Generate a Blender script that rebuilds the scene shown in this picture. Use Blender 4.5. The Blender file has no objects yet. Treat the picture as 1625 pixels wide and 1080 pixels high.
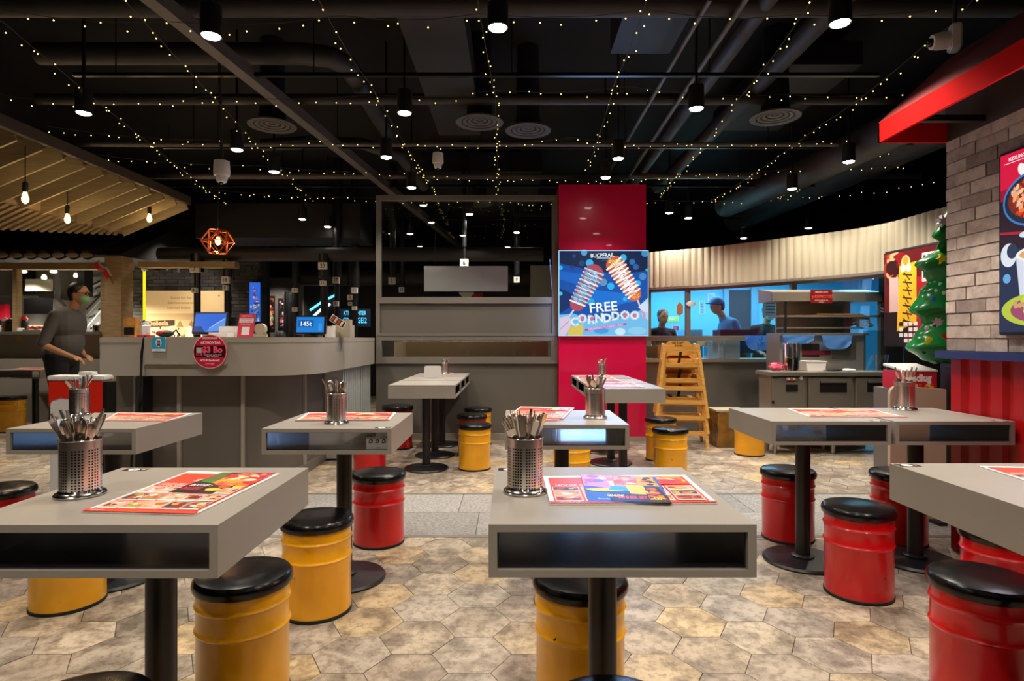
import bpy, bmesh, math, random
from mathutils import Vector, Matrix, Euler
random.seed(7)
R = math.radians
PI = math.pi
sc = bpy.context.scene
C = sc.collection

# ------------------------------------------------------------------ camera, world, exposure, lights
F, H0, CX, HY = 960.0, 1.135, 812.0, 537.0     # focal length in pixels, eye height, vanishing point
cam_d = bpy.data.cameras.new('camera'); cam = bpy.data.objects.new('camera', cam_d); C.objects.link(cam)
cam.location = (0, 0, H0); cam.rotation_euler = (PI/2, 0, 0)
cam_d.sensor_width = 36; cam_d.lens = 36*F/1625
cam_d.shift_y = (HY-540)/1625; cam_d.shift_x = (812.5-CX)/1625; cam_d.clip_start = .02
sc.camera = cam
w = bpy.data.worlds.new('world'); sc.world = w; w.use_nodes = True
w.node_tree.nodes['Background'].inputs[0].default_value = (.9, .85, .8, 1)
w.node_tree.nodes['Background'].inputs[1].default_value = .05
sc.view_settings.view_transform = 'Standard'; sc.view_settings.look = 'None'
sc.view_settings.exposure = 0.0; sc.view_settings.gamma = 1; sc.view_settings.use_curve_mapping = False

def lin(c):
    if isinstance(c, str): c = [int(c[i:i+2], 16)/255 for i in (0, 2, 4)]
    return tuple((v/12.92 if v <= .04045 else ((v+.055)/1.055)**2.4) for v in c[:3])

def spot_light(name, loc, power, size=R(100), blend=.7, col=(1, .90, .78), radius=.04, aim=None):
    d = bpy.data.lights.new(name, 'SPOT'); d.energy = power; d.spot_size = size; d.spot_blend = blend
    d.color = col; d.shadow_soft_size = radius
    o = bpy.data.objects.new(name, d); C.objects.link(o); o.location = loc
    if aim: o.rotation_euler = (Vector(aim)-Vector(loc)).to_track_quat('-Z', 'Y').to_euler()
    return o
def area_light(name, loc, power, sx, sy, col=(1, 1, 1), aim=None):
    d = bpy.data.lights.new(name, 'AREA'); d.energy = power; d.shape = 'RECTANGLE'; d.size = sx; d.size_y = sy; d.color = col
    o = bpy.data.objects.new(name, d); C.objects.link(o); o.location = loc
    if aim: o.rotation_euler = (Vector(aim)-Vector(loc)).to_track_quat('-Z', 'Y').to_euler()
    return o
def point_light(name, loc, power, col=(1, .75, .45), r=.03):
    d = bpy.data.lights.new(name, 'POINT'); d.energy = power; d.color = col; d.shadow_soft_size = r
    o = bpy.data.objects.new(name, d); C.objects.link(o); o.location = loc; return o

def P(px, py, z):            # measured picture point lying at height z -> world point
    Y = F*(H0-z)/(py-HY); return Vector(((px-CX)*Y/F, Y, z))
def Q(px, py, Y):            # measured picture point lying at distance Y -> world point
    return Vector(((px-CX)*Y/F, Y, H0-(py-HY)*Y/F))

LZ = 2.73
SPOTS = [(335, 58), (790, 45), (1333, 38), (133, 180), (642, 180), (1105, 173), (1347, 257), (376, 238), (613, 250),
         (981, 252), (435, 273), (653, 298), (961, 282), (1257, 300), (1062, 338), (1092, 346), (405, 366), (745, 340)]
SPOT_P = [Q(x, y, F*(LZ-H0)/(HY-y)) for x, y in SPOTS]
K = 88.0
for i, p in enumerate(SPOT_P):
    e = K if p.y < 7.5 else K*1.3
    spot_light('spot_and_fill_beam', (p.x, p.y, LZ-.03), e, R(118), .8)
# the rows of the same spotlights over and behind the camera; those at the sides are added, without fixtures
for (x, y) in [(-2.3, 1.9), (-.75, 1.9), (.85, 1.9), (2.0, 1.7), (-1.6, .5), (0, .4), (1.6, .5), (-3.6, 3.2), (-3.75, 5.2), (-3.5, 6.3), (-.85, -1), (.85, -1), (2.6, 4.4)]:
    spot_light('spot_and_fill_beam', (x, y, LZ-.03), K*.9, R(118), .8)
for (x, y) in [(-3.0, 8.9), (-4.9, 9.0), (-1.8, 9.2), (.2, 9.0), (-5.9, 7.2), (3.0, 5.2), (3.35, 6.0), (2.2, 6.9), (-3.6, 7.0), (-.2, 6.0), (1.15, 2.9), (-.6, 8.0), (-7.0, 7.1)]:  # fill spots added to brighten dark areas; no fixtures hang there
    spot_light('spot_and_fill_beam', (x, y, LZ-.03), K*.9, R(118), .8)
# cool white tubes inside the kitchen
area_light('kitchen_tube', (2.9, 9.0, 2.1), 72, 3.2, .5, (.35, .8, 1))
area_light('kitchen_tube', (5.0, 7.6, 2.1), 40, 1.6, .5, (.35, .8, 1))

# ------------------------------------------------------------------ materials
def nt(name):
    m = bpy.data.materials.new(name); m.use_nodes = True
    return m, m.node_tree.nodes, m.node_tree.links, m.node_tree.nodes['Principled BSDF']
def mat(name, col, rough=.5, metal=0., var=.0, scale=8., bump=0., bscale=60., coat=0., spec=.5):
    m, n, l, b = nt(name); c = lin(col)
    b.inputs['Base Color'].default_value = (*c, 1); b.inputs['Roughness'].default_value = rough
    b.inputs['Metallic'].default_value = metal; b.inputs['Coat Weight'].default_value = coat
    b.inputs['Specular IOR Level'].default_value = spec
    if var:
        tc = n.new('ShaderNodeTexCoord'); nz = n.new('ShaderNodeTexNoise'); nz.inputs['Scale'].default_value = scale; nz.inputs['Detail'].default_value = 6
        cr = n.new('ShaderNodeValToRGB'); cr.color_ramp.elements[0].position = .3; cr.color_ramp.elements[1].position = .7
        cr.color_ramp.elements[0].color = (*[v*(1-var) for v in c], 1); cr.color_ramp.elements[1].color = (*[min(1, v*(1+var)) for v in c], 1)
        l.new(tc.outputs['Object'], nz.inputs['Vector']); l.new(nz.outputs['Fac'], cr.inputs['Fac']); l.new(cr.outputs['Color'], b.inputs['Base Color'])
    if bump:
        tc = n.new('ShaderNodeTexCoord'); nz = n.new('ShaderNodeTexNoise'); nz.inputs['Scale'].default_value = bscale; nz.inputs['Detail'].default_value = 5
        bp = n.new('ShaderNodeBump'); bp.inputs['Strength'].default_value = bump; bp.inputs['Distance'].default_value = .01
        l.new(tc.outputs['Object'], nz.inputs['Vector']); l.new(nz.outputs['Fac'], bp.inputs['Height']); l.new(bp.outputs['Normal'], b.inputs['Normal'])
    return m
def emis(name, col, s):
    m, n, l, b = nt(name); c = lin(col); b.inputs['Base Color'].default_value = (0, 0, 0, 1)
    b.inputs['Emission Color'].default_value = (*c, 1); b.inputs['Emission Strength'].default_value = s; return m
def art_mat(name, s=0., rough=.35):
    m, n, l, b = nt(name); a = n.new('ShaderNodeAttribute'); a.attribute_name = 'Col'
    if s:
        b.inputs['Base Color'].default_value = (.01, .01, .01, 1); b.inputs['Roughness'].default_value = .25
        l.new(a.outputs['Color'], b.inputs['Emission Color']); b.inputs['Emission Strength'].default_value = s
    else:
        l.new(a.outputs['Color'], b.inputs['Base Color']); b.inputs['Roughness'].default_value = rough
    return m
def glass(name, tint=(1, 1, 1), refl=.08, rough=0., top=.6):
    m = bpy.data.materials.new(name); m.use_nodes = True; n = m.node_tree.nodes; l = m.node_tree.links; n.clear()
    o = n.new('ShaderNodeOutputMaterial'); mx = n.new('ShaderNodeMixShader'); t = n.new('ShaderNodeBsdfTransparent'); g = n.new('ShaderNodeBsdfGlossy')
    t.inputs[0].default_value = (*tint, 1); g.inputs['Roughness'].default_value = rough; fr = n.new('ShaderNodeLayerWeight'); fr.inputs[0].default_value = .35
    mr = n.new('ShaderNodeMapRange'); mr.inputs['To Min'].default_value = refl; mr.inputs['To Max'].default_value = top
    l.new(fr.outputs['Fresnel'], mr.inputs['Value']); l.new(mr.outputs[0], mx.inputs[0]); l.new(t.outputs[0], mx.inputs[1]); l.new(g.outputs[0], mx.inputs[2]); l.new(mx.outputs[0], o.inputs[0])
    return m
def brushed(name, col, rough=.3, stretch=(1, 60, 60)):
    m, n, l, b = nt(name); c = lin(col)
    b.inputs['Base Color'].default_value = (*c, 1); b.inputs['Metallic'].default_value = .85
    tc = n.new('ShaderNodeTexCoord'); mp = n.new('ShaderNodeMapping'); mp.inputs['Scale'].default_value = stretch
    nz = n.new('ShaderNodeTexNoise'); nz.inputs['Scale'].default_value = 4; nz.inputs['Detail'].default_value = 4
    mr = n.new('ShaderNodeMapRange'); mr.inputs['To Min'].default_value = rough-.1; mr.inputs['To Max'].default_value = rough+.15
    l.new(tc.outputs['Object'], mp.inputs[0]); l.new(mp.outputs[0], nz.inputs['Vector']); l.new(nz.outputs['Fac'], mr.inputs['Value']); l.new(mr.outputs[0], b.inputs['Roughness'])
    return m
def wood(name, c1, c2, rough=.5, stretch=(3, 3, 30)):
    m, n, l, b = nt(name); tc = n.new('ShaderNodeTexCoord'); mp = n.new('ShaderNodeMapping'); mp.inputs['Scale'].default_value = stretch
    nz = n.new('ShaderNodeTexNoise'); nz.inputs['Scale'].default_value = 2; nz.inputs['Detail'].default_value = 6; nz.inputs['Distortion'].default_value = .6
    cr = n.new('ShaderNodeValToRGB'); cr.color_ramp.elements[0].color = (*lin(c1), 1); cr.color_ramp.elements[1].color = (*lin(c2), 1)
    cr.color_ramp.elements[0].position = .3; cr.color_ramp.elements[1].position = .7
    l.new(tc.outputs['Object'], mp.inputs[0]); l.new(mp.outputs[0], nz.inputs['Vector']); l.new(nz.outputs['Fac'], cr.inputs[0]); l.new(cr.outputs[0], b.inputs['Base Color']); b.inputs['Roughness'].default_value = rough
    return m
def tile_mat(name, cols, scale=5, rough=.45, fine=.25, lo=.40):
    # stone look: a tint per tile (island or object), cloudy staining and scratchy veins
    m, n, l, b = nt(name); g = n.new('ShaderNodeNewGeometry'); oi = n.new('ShaderNodeObjectInfo')
    ad = n.new('ShaderNodeMath'); ad.operation = 'ADD'; fr = n.new('ShaderNodeMath'); fr.operation = 'FRACT'
    l.new(g.outputs['Random Per Island'], ad.inputs[0]); l.new(oi.outputs['Random'], ad.inputs[1]); l.new(ad.outputs[0], fr.inputs[0])
    cr = n.new('ShaderNodeValToRGB'); e = cr.color_ramp.elements; cr.color_ramp.interpolation = 'LINEAR'
    e[0].color = (*lin(cols[0]), 1); e[1].color = (*lin(cols[-1]), 1)
    for i, c in enumerate(cols[1:-1]): x = e.new((i+1)/(len(cols)-1)); x.color = (*lin(c), 1)
    l.new(fr.outputs[0], cr.inputs[0])
    sep = n.new('ShaderNodeMath'); sep.operation = 'MULTIPLY'; sep.inputs[1].default_value = 37.; l.new(fr.outputs[0], sep.inputs[0])
    nz = n.new('ShaderNodeTexNoise'); nz.noise_dimensions = '4D'; nz.inputs['Scale'].default_value = scale; nz.inputs['Detail'].default_value = 8; nz.inputs['Roughness'].default_value = .62; nz.inputs['Distortion'].default_value = .5
    l.new(g.outputs['Position'], nz.inputs['Vector']); l.new(sep.outputs[0], nz.inputs['W'])
    nr = n.new('ShaderNodeValToRGB'); nr.color_ramp.elements[0].position = .40; nr.color_ramp.elements[0].color = (lo, lo*.93, lo*.86, 1); nr.color_ramp.elements[1].position = .58; nr.color_ramp.elements[1].color = (1.12, 1.1, 1.05, 1)
    l.new(nz.outputs['Fac'], nr.inputs[0])
    mu = n.new('ShaderNodeMixRGB'); mu.blend_type = 'MULTIPLY'; mu.inputs[0].default_value = .75; l.new(cr.outputs[0], mu.inputs[1]); l.new(nr.outputs[0], mu.inputs[2])
    n2 = n.new('ShaderNodeTexNoise'); n2.noise_dimensions = '4D'; n2.inputs['Scale'].default_value = scale*4; n2.inputs['Detail'].default_value = 10; n2.inputs['Roughness'].default_value = .75
    l.new(g.outputs['Position'], n2.inputs['Vector']); l.new(sep.outputs[0], n2.inputs['W'])
    r2 = n.new('ShaderNodeValToRGB'); r2.color_ramp.elements[0].position = .42; r2.color_ramp.elements[0].color = (.55, .5, .45, 1); r2.color_ramp.elements[1].position = .52; r2.color_ramp.elements[1].color = (1, 1, 1, 1)
    l.new(n2.outputs['Fac'], r2.inputs[0])
    m2 = n.new('ShaderNodeMixRGB'); m2.blend_type = 'MULTIPLY'; m2.inputs[0].default_value = fine*2; l.new(mu.outputs[0], m2.inputs[1]); l.new(r2.outputs[0], m2.inputs[2])
    l.new(m2.outputs[0], b.inputs['Base Color']); b.inputs['Roughness'].default_value = rough
    bp = n.new('ShaderNodeBump'); bp.inputs['Strength'].default_value = .25; bp.inputs['Distance'].default_value = .004; l.new(nz.outputs['Fac'], bp.inputs['Height']); l.new(bp.outputs[0], b.inputs['Normal'])
    return m
def drum_paint(name, col):
    # enamel with small chips where the paint has come off
    m, n, l, b = nt(name); c = lin(col); tc = n.new('ShaderNodeTexCoord'); oi = n.new('ShaderNodeObjectInfo'); va = n.new('ShaderNodeVectorMath'); va.operation = 'ADD'
    l.new(tc.outputs['Object'], va.inputs[0]); l.new(oi.outputs['Location'], va.inputs[1])
    nz = n.new('ShaderNodeTexNoise'); nz.inputs['Scale'].default_value = 60; nz.inputs['Detail'].default_value = 2; l.new(va.outputs[0], nz.inputs['Vector'])
    cr = n.new('ShaderNodeValToRGB'); cr.color_ramp.elements[0].position = .745; cr.color_ramp.elements[0].color = (0, 0, 0, 1); cr.color_ramp.elements[1].position = .755
    l.new(nz.outputs['Fac'], cr.inputs[0]); mx = n.new('ShaderNodeMixRGB'); mx.inputs[2].default_value = (.02, .01, .006, 1)
    n2 = n.new('ShaderNodeTexNoise'); n2.inputs['Scale'].default_value = 6; l.new(va.outputs[0], n2.inputs['Vector'])
    c2 = n.new('ShaderNodeValToRGB'); c2.color_ramp.elements[0].position = .3; c2.color_ramp.elements[1].position = .7
    c2.color_ramp.elements[0].color = (*[v*.8 for v in c], 1); c2.color_ramp.elements[1].color = (*c, 1); l.new(n2.outputs[0], c2.inputs[0]); l.new(c2.outputs[0], mx.inputs[1])
    l.new(cr.outputs[0], mx.inputs[0]); l.new(mx.outputs[0], b.inputs['Base Color']); b.inputs['Roughness'].default_value = .28; b.inputs['Coat Weight'].default_value = .3
    bp = n.new('ShaderNodeBump'); bp.inputs['Strength'].default_value = .12; bp.inputs['Distance'].default_value = .01; l.new(n2.outputs[0], bp.inputs['Height']); l.new(bp.outputs[0], b.inputs['Normal'])
    return m
def perforated(name):
    # steel sheet punched with groups of small round holes, laid out on the can's own UV
    m, n, l, b = nt(name); b.inputs['Metallic'].default_value = 1; b.inputs['Roughness'].default_value = .27
    uv = n.new('ShaderNodeUVMap'); sp = n.new('ShaderNodeSeparateXYZ'); l.new(uv.outputs[0], sp.inputs[0])
    def mth(op, a, bb=None):
        q = n.new('ShaderNodeMath'); q.operation = op
        for k, v in enumerate((a, bb)):
            if v is None: continue
            if isinstance(v, (int, float)): q.inputs[k].default_value = v
            else: l.new(v, q.inputs[k])
        return q.outputs[0]
    u = mth('MULTIPLY', sp.outputs[0], 40.); v = mth('MULTIPLY', sp.outputs[1], 19.)
    du = mth('SUBTRACT', mth('FRACT', u), .5); dv = mth('SUBTRACT', mth('FRACT', v), .5)
    d = mth('SQRT', mth('ADD', mth('MULTIPLY', du, du), mth('MULTIPLY', dv, dv))); hole = mth('LESS_THAN', d, .33)
    grp = mth('GREATER_THAN', mth('FRACT', mth('MULTIPLY', sp.outputs[0], 8.)), .2)
    band = mth('MULTIPLY', mth('GREATER_THAN', sp.outputs[1], .053), mth('LESS_THAN', sp.outputs[1], .84))
    h = mth('MULTIPLY', mth('MULTIPLY', hole, grp), band)
    mx = n.new('ShaderNodeMixRGB'); mx.inputs[1].default_value = (.86, .80, .76, 1); mx.inputs[2].default_value = (.012, .009, .008, 1); l.new(h, mx.inputs[0]); l.new(mx.outputs[0], b.inputs['Base Color'])
    l.new(mth('SUBTRACT', 1., h), b.inputs['Metallic']); return m

M = {}
M['laminate'] = mat('grey_laminate', '958e84', .38, var=.06, scale=3)
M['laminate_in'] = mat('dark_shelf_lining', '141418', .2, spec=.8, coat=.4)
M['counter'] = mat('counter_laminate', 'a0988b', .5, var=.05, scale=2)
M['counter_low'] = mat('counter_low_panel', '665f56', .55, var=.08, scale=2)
M['frame'] = mat('frame_grey_paint', '6b655d', .5)
M['partition'] = mat('partition_panel', '5d5850', .5, var=.06, scale=1.5)
M['black'] = mat('black_powder_coat', '101012', .4)
M['blackgloss'] = mat('black_vinyl', '08080a', .22, bump=.08, bscale=25)
M['rubber'] = mat('rubber', '0c0c0c', .7)
M['yellow'] = drum_paint('yellow_enamel', 'f6ae0a')
M['red'] = drum_paint('red_enamel', 'd20c16')
M['steel'] = brushed('brushed_steel', 'aea89c', .36)
M['chrome'] = mat('polished_steel', 'd6cfca', .14, 1.)
M['cutlery'] = mat('cutlery_steel', 'c4bab0', .2, .95)
M['perf'] = perforated('perforated_steel')
M['tile'] = tile_mat('stone_hexagon', ['97897a', 'b5a792', '9a9186', 'bcae99', 'a69a89', 'c4ad85', 'a0978c', 'b0a595', '938878', 'b9aea0'], 7.5, .42, .42, .38)
M['slab'] = tile_mat('granite_slab', ['8f8d8a', '9c9a96', '858380'], 60, .5, .12)
M['grout'] = mat('grout', '2f2822', .8)
M['trim'] = mat('floor_trim', '6e675c', .5)
M['deck'] = mat('ceiling_black', '030303', .9)
M['duct'] = mat('duct_dark_paint', '151414', .6, var=.3, scale=3)
M['duct2'] = mat('duct_grey_paint', '2a2725', .6, var=.2, scale=3)
M['beam'] = mat('beam_grey', '55504b', .5)
M['track'] = mat('track_black', '0a0a0a', .3, .5)
M['diffuser'] = mat('diffuser_grey', '4a4744', .5)
M['magenta'] = mat('magenta_panel', 'd40046', .3, coat=.3)
M['brick'] = tile_mat('whitewashed_brick', ['c0b2a8', 'cabdb3', 'a99b92', 'd0c4ba', 'baada4', '8f827b', 'c5b8ae'], 14, .85, .10, .72)
M['mortar'] = mat('mortar', 'b0a69e', .9, bump=.5, bscale=90)
M['darkbrick'] = tile_mat('dark_brick', ['3a3836', '46433f', '2f2d2b', '514d48'], 9, .7, .2)
M['redpanel'] = mat('red_metal_panel', 'a60710', .35, var=.1, scale=3)
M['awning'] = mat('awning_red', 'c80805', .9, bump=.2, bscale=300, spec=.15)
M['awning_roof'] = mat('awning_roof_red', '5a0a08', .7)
M['navy'] = mat('navy_paint', '1c2a5e', .4)
M['cream'] = mat('cream_board', 'a39b84', .65)
M['white'] = mat('white_plastic', 'dad8d4', .4)
M['sign_white'] = mat('sign_board', 'f0ecea', .5)
M['kitchen'] = mat('kitchen_wall_cyan_lit', '62bce2', .6)  # white walls; the kitchen's cyan light is put into their colour
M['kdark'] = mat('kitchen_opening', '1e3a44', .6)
M['woodlight'] = wood('light_pine', 'b07a3c', 'c99350', .5)
M['woodchair'] = wood('honey_wood', 'bb8436', 'dba858', .4)
M['woodpost'] = wood('oak_post', '8a7350', 'a88e64', .55)
M['slat'] = wood('canopy_slat', '8a7c5a', '9e8f6c', .6)
M['slatbeam'] = mat('canopy_beam', '4a4036', .6)
M['battens'] = wood('roof_board', '7a6645', '8c7650', .6)
M['rooftile'] = mat('dark_roof_tile', '17130f', .6)
M['tile_end'] = mat('round_tile_end', '8a7a60', .5)
M['glass'] = glass('clear_glass', (.93, .95, .95), .03)
M['glass2'] = glass('kitchen_glass', (.93, .98, 1), .02, 0., .12)
M['plastic'] = glass('clear_plastic', (.75, .82, .82), .18, .15)
M['plastic_w'] = mat('frosted_plastic', 'b8ccd0', .2); M['plastic_w'].node_tree.nodes['Principled BSDF'].inputs['Alpha'].default_value = .55
M['bulb'] = emis('bulb_glow', 'ffb050', 14)
M['lens'] = emis('spot_lens', 'fff2e4', 25)
M['fairy'] = emis('fairy_glow', 'ffd873', 5)
M['bulbglass'] = emis('warm_bulb', 'ffcf80', 6)
M['copper'] = mat('copper_wire', 'c06038', .3, 1.)
M['wire'] = mat('thin_wire', '2a2620', .6)
M['neon_c'] = emis('cyan_neon', '66d8ff', 2.)
M['neon_y'] = emis('yellow_neon', 'e8e020', 1.2)
M['towel'] = mat('blue_towel', '5f9fe4', .9, bump=.4, bscale=200)
M['paper'] = mat('paper', 'e6e2dc', .6)
M['skin'] = mat('skin', 'b07f5c', .55)
M['hair'] = mat('black_hair', '0b0908', .5, bump=.3, bscale=80)
M['hair_red'] = mat('auburn_hair', '5a2414', .5)
M['shirt'] = mat('grey_shirt', '4e4b48', .85, bump=.2, bscale=12)
M['trousers'] = mat('black_cloth', '0b0a0b', .9)
M['mask'] = mat('green_mask', '7fae7c', .8)
M['bluecloth'] = mat('blue_uniform', '1c6a94', .8)
M['bag'] = mat('brown_wrap', '7a5a2c', .25, var=.3, scale=12, bump=.6, bscale=18, coat=.6)
M['treegreen'] = mat('inflatable_green', '0c7a34', .25, coat=.4)
M['orange'] = mat('dispenser_red', 'd8230f', .4)
M['beige'] = mat('beige_board', 'b59e88', .6)
M['redbox'] = mat('red_carton', 'c4162c', .5)
M['food'] = mat('fried_food', 'a8702c', .7, var=.4, scale=30)
M['print'] = art_mat('printed_sheet')
M['screen'] = art_mat('led_screen', 1.0)
M['screen2'] = art_mat('monitor_screen', .9)
M['neonart'] = art_mat('lit_sign', 1.6)
M['lamplight'] = emis('kiosk_lamp', 'fff0d0', 4)
M['blackglass'] = mat('black_glass', '050506', .1)
M['foil'] = mat('silver_foil', 'b8b8b8', .25, 1., bump=1., bscale=14)

# ------------------------------------------------------------------ mesh helpers
ORG = {}
def org_of(o):
    v = Vector((0, 0, 0))
    while o is not None:
        v += ORG.get(o.name, Vector((0, 0, 0))); o = o.parent
    return v
class MB:
    def __init__(s): s.b = bmesh.new()
    def box(s, x0, x1, y0, y1, z0, z1, mx=None):
        v = [Vector((x, y, z)) for x in (x0, x1) for y in (y0, y1) for z in (z0, z1)]
        if mx: v = [mx @ q for q in v]
        v = [s.b.verts.new(q) for q in v]
        for f in ((0, 1, 3, 2), (4, 6, 7, 5), (0, 4, 5, 1), (2, 3, 7, 6), (0, 2, 6, 4), (1, 5, 7, 3)): s.b.faces.new([v[i] for i in f])
        return s
    def bar(s, a, b, wd, h, up=(0, 0, 1)):       # rectangular bar from a to b
        a = Vector(a); b = Vector(b); d = (b-a); L = d.length; d.normalize(); u = Vector(up)
        if abs(d.dot(u)) > .99: u = Vector((0, 1, 0))
        x = d.cross(u).normalized(); u = x.cross(d).normalized()
        mx = Matrix((( d.x, x.x, u.x, a.x), (d.y, x.y, u.y, a.y), (d.z, x.z, u.z, a.z), (0, 0, 0, 1)))
        return s.box(0, L, -wd/2, wd/2, -h/2, h/2, mx)
    def tube(s, pts, r, seg=8, cap=True):
        pts = [Vector(p) for p in pts]; n = len(pts); rr = r if isinstance(r, (list, tuple)) else [r]*n; rings = []
        ref = None
        for i, p in enumerate(pts):
            d = (pts[min(i+1, n-1)]-pts[max(i-1, 0)]).normalized()
            if ref is None: ref = Vector((0, 0, 1)) if abs(d.z) < .9 else Vector((1, 0, 0))
            x = d.cross(ref).normalized(); y = d.cross(x).normalized()
            rings.append([s.b.verts.new(p+(x*math.cos(2*PI*k/seg)+y*math.sin(2*PI*k/seg))*rr[i]) for k in range(seg)])
        for a, b in zip(rings, rings[1:]):
            for k in range(seg): s.b.faces.new((a[k], a[(k+1) % seg], b[(k+1) % seg], b[k]))
        if cap: s.b.faces.new(rings[0][::-1]); s.b.faces.new(rings[-1])
        return s
    def lathe(s, prof, c=(0, 0, 0), seg=32, sx=1, sy=1, cap=True):
        c = Vector(c); rings = []
        for r, z in prof: rings.append([s.b.verts.new(c+Vector((r*sx*math.cos(2*PI*k/seg), r*sy*math.sin(2*PI*k/seg), z))) for k in range(seg)])
        for a, b in zip(rings, rings[1:]):
            for k in range(seg): s.b.faces.new((a[k], a[(k+1) % seg], b[(k+1) % seg], b[k]))
        if cap: s.b.faces.new(rings[0][::-1]); s.b.faces.new(rings[-1])
        return s
    def ball(s, c, r, seg=12, sc_=(1, 1, 1)):
        mx = Matrix.Translation(Vector(c)) @ Matrix.Diagonal((*[r*k for k in sc_], 1))
        bmesh.ops.create_uvsphere(s.b, u_segments=seg, v_segments=max(4, seg*2//3), radius=1, matrix=mx); return s
    def prism(s, poly, axis, a0, a1):             # poly of 2D points extruded along axis 'x','y' or 'z'
        def mk(p, a): return {'x': (a, p[0], p[1]), 'y': (p[0], a, p[1]), 'z': (p[0], p[1], a)}[axis]
        A = [s.b.verts.new(mk(p, a0)) for p in poly]; B = [s.b.verts.new(mk(p, a1)) for p in poly]; n = len(poly)
        s.b.faces.new(A[::-1]); s.b.faces.new(B)
        for k in range(n): s.b.faces.new((A[k], A[(k+1) % n], B[(k+1) % n], B[k]))
        return s
    def quad(s, *p):
        s.b.faces.new([s.b.verts.new(Vector(q)) for q in p]); return s
    def mesh(s, name, m, smooth=False, bevel=0, off=Vector((0, 0, 0))):
        if off.length: bmesh.ops.translate(s.b, verts=s.b.verts, vec=-off)
        if bevel:
            ed = [e for e in s.b.edges if len(e.link_faces) == 2 and e.calc_face_angle(0) > .6]
            bmesh.ops.bevel(s.b, geom=ed, offset=bevel, segments=2, affect='EDGES', clamp_overlap=True)
        bmesh.ops.recalc_face_normals(s.b, faces=s.b.faces)
        me = bpy.data.meshes.new(name); s.b.to_mesh(me); s.b.free()
        for x in (m if isinstance(m, (list, tuple)) else [m]): me.materials.append(x)
        if smooth:
            me.polygons.foreach_set('use_smooth', [True]*len(me.polygons))
            try: me.set_sharp_from_angle(angle=R(35))
            except Exception: pass
        return me
    def build(s, name, m, parent=None, smooth=False, bevel=0, label=None):
        me = s.mesh(name, m, smooth, bevel, org_of(parent) if parent else Vector((0, 0, 0)))
        return link(name, me, parent, label)
def link(name, me, parent=None, label=None):
    o = bpy.data.objects.new(name, me); C.objects.link(o); o.parent = parent
    if label: o['label'] = label
    return o
def thing(name, label, cat, loc=(0, 0, 0), rot=0, group=None):
    o = bpy.data.objects.new(name, None); C.objects.link(o); o.location = loc; o.empty_display_size = .05
    if rot: o.rotation_euler = (0, 0, rot)
    ORG[o.name] = Vector(loc) if not rot else Vector((0, 0, 0))
    o['label'] = label; o['category'] = cat
    if group: o['group'] = group
    return o
def tag(o, label, cat, group=None, kind=None):
    o['label'] = label; o['category'] = cat
    if group: o['group'] = group
    if kind: o['kind'] = kind
    return o
def struct(o): o['kind'] = 'structure'; return o
def local(root): ORG[root.name] = Vector((0, 0, 0)); return root   # parts of this thing are modelled about the origin
def dup(root, loc, rot=0, label=None, group=None, scale=None):
    def cp(o, par):
        c = o.copy(); C.objects.link(c); c.parent = par
        for ch in [x for x in KIDS.get(o.name, [])]: cp(ch, c)
        return c
    if root.name not in KIDS:
        def reg(o):
            KIDS[o.name] = list(o.children)
            for ch in o.children: reg(ch)
        reg(root)
    r = cp(root, None); r.location = loc; r.rotation_euler = (0, 0, rot)
    if scale: r.scale = scale
    if label: r['label'] = label
    if group: r['group'] = group
    return r
KIDS = {}

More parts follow.
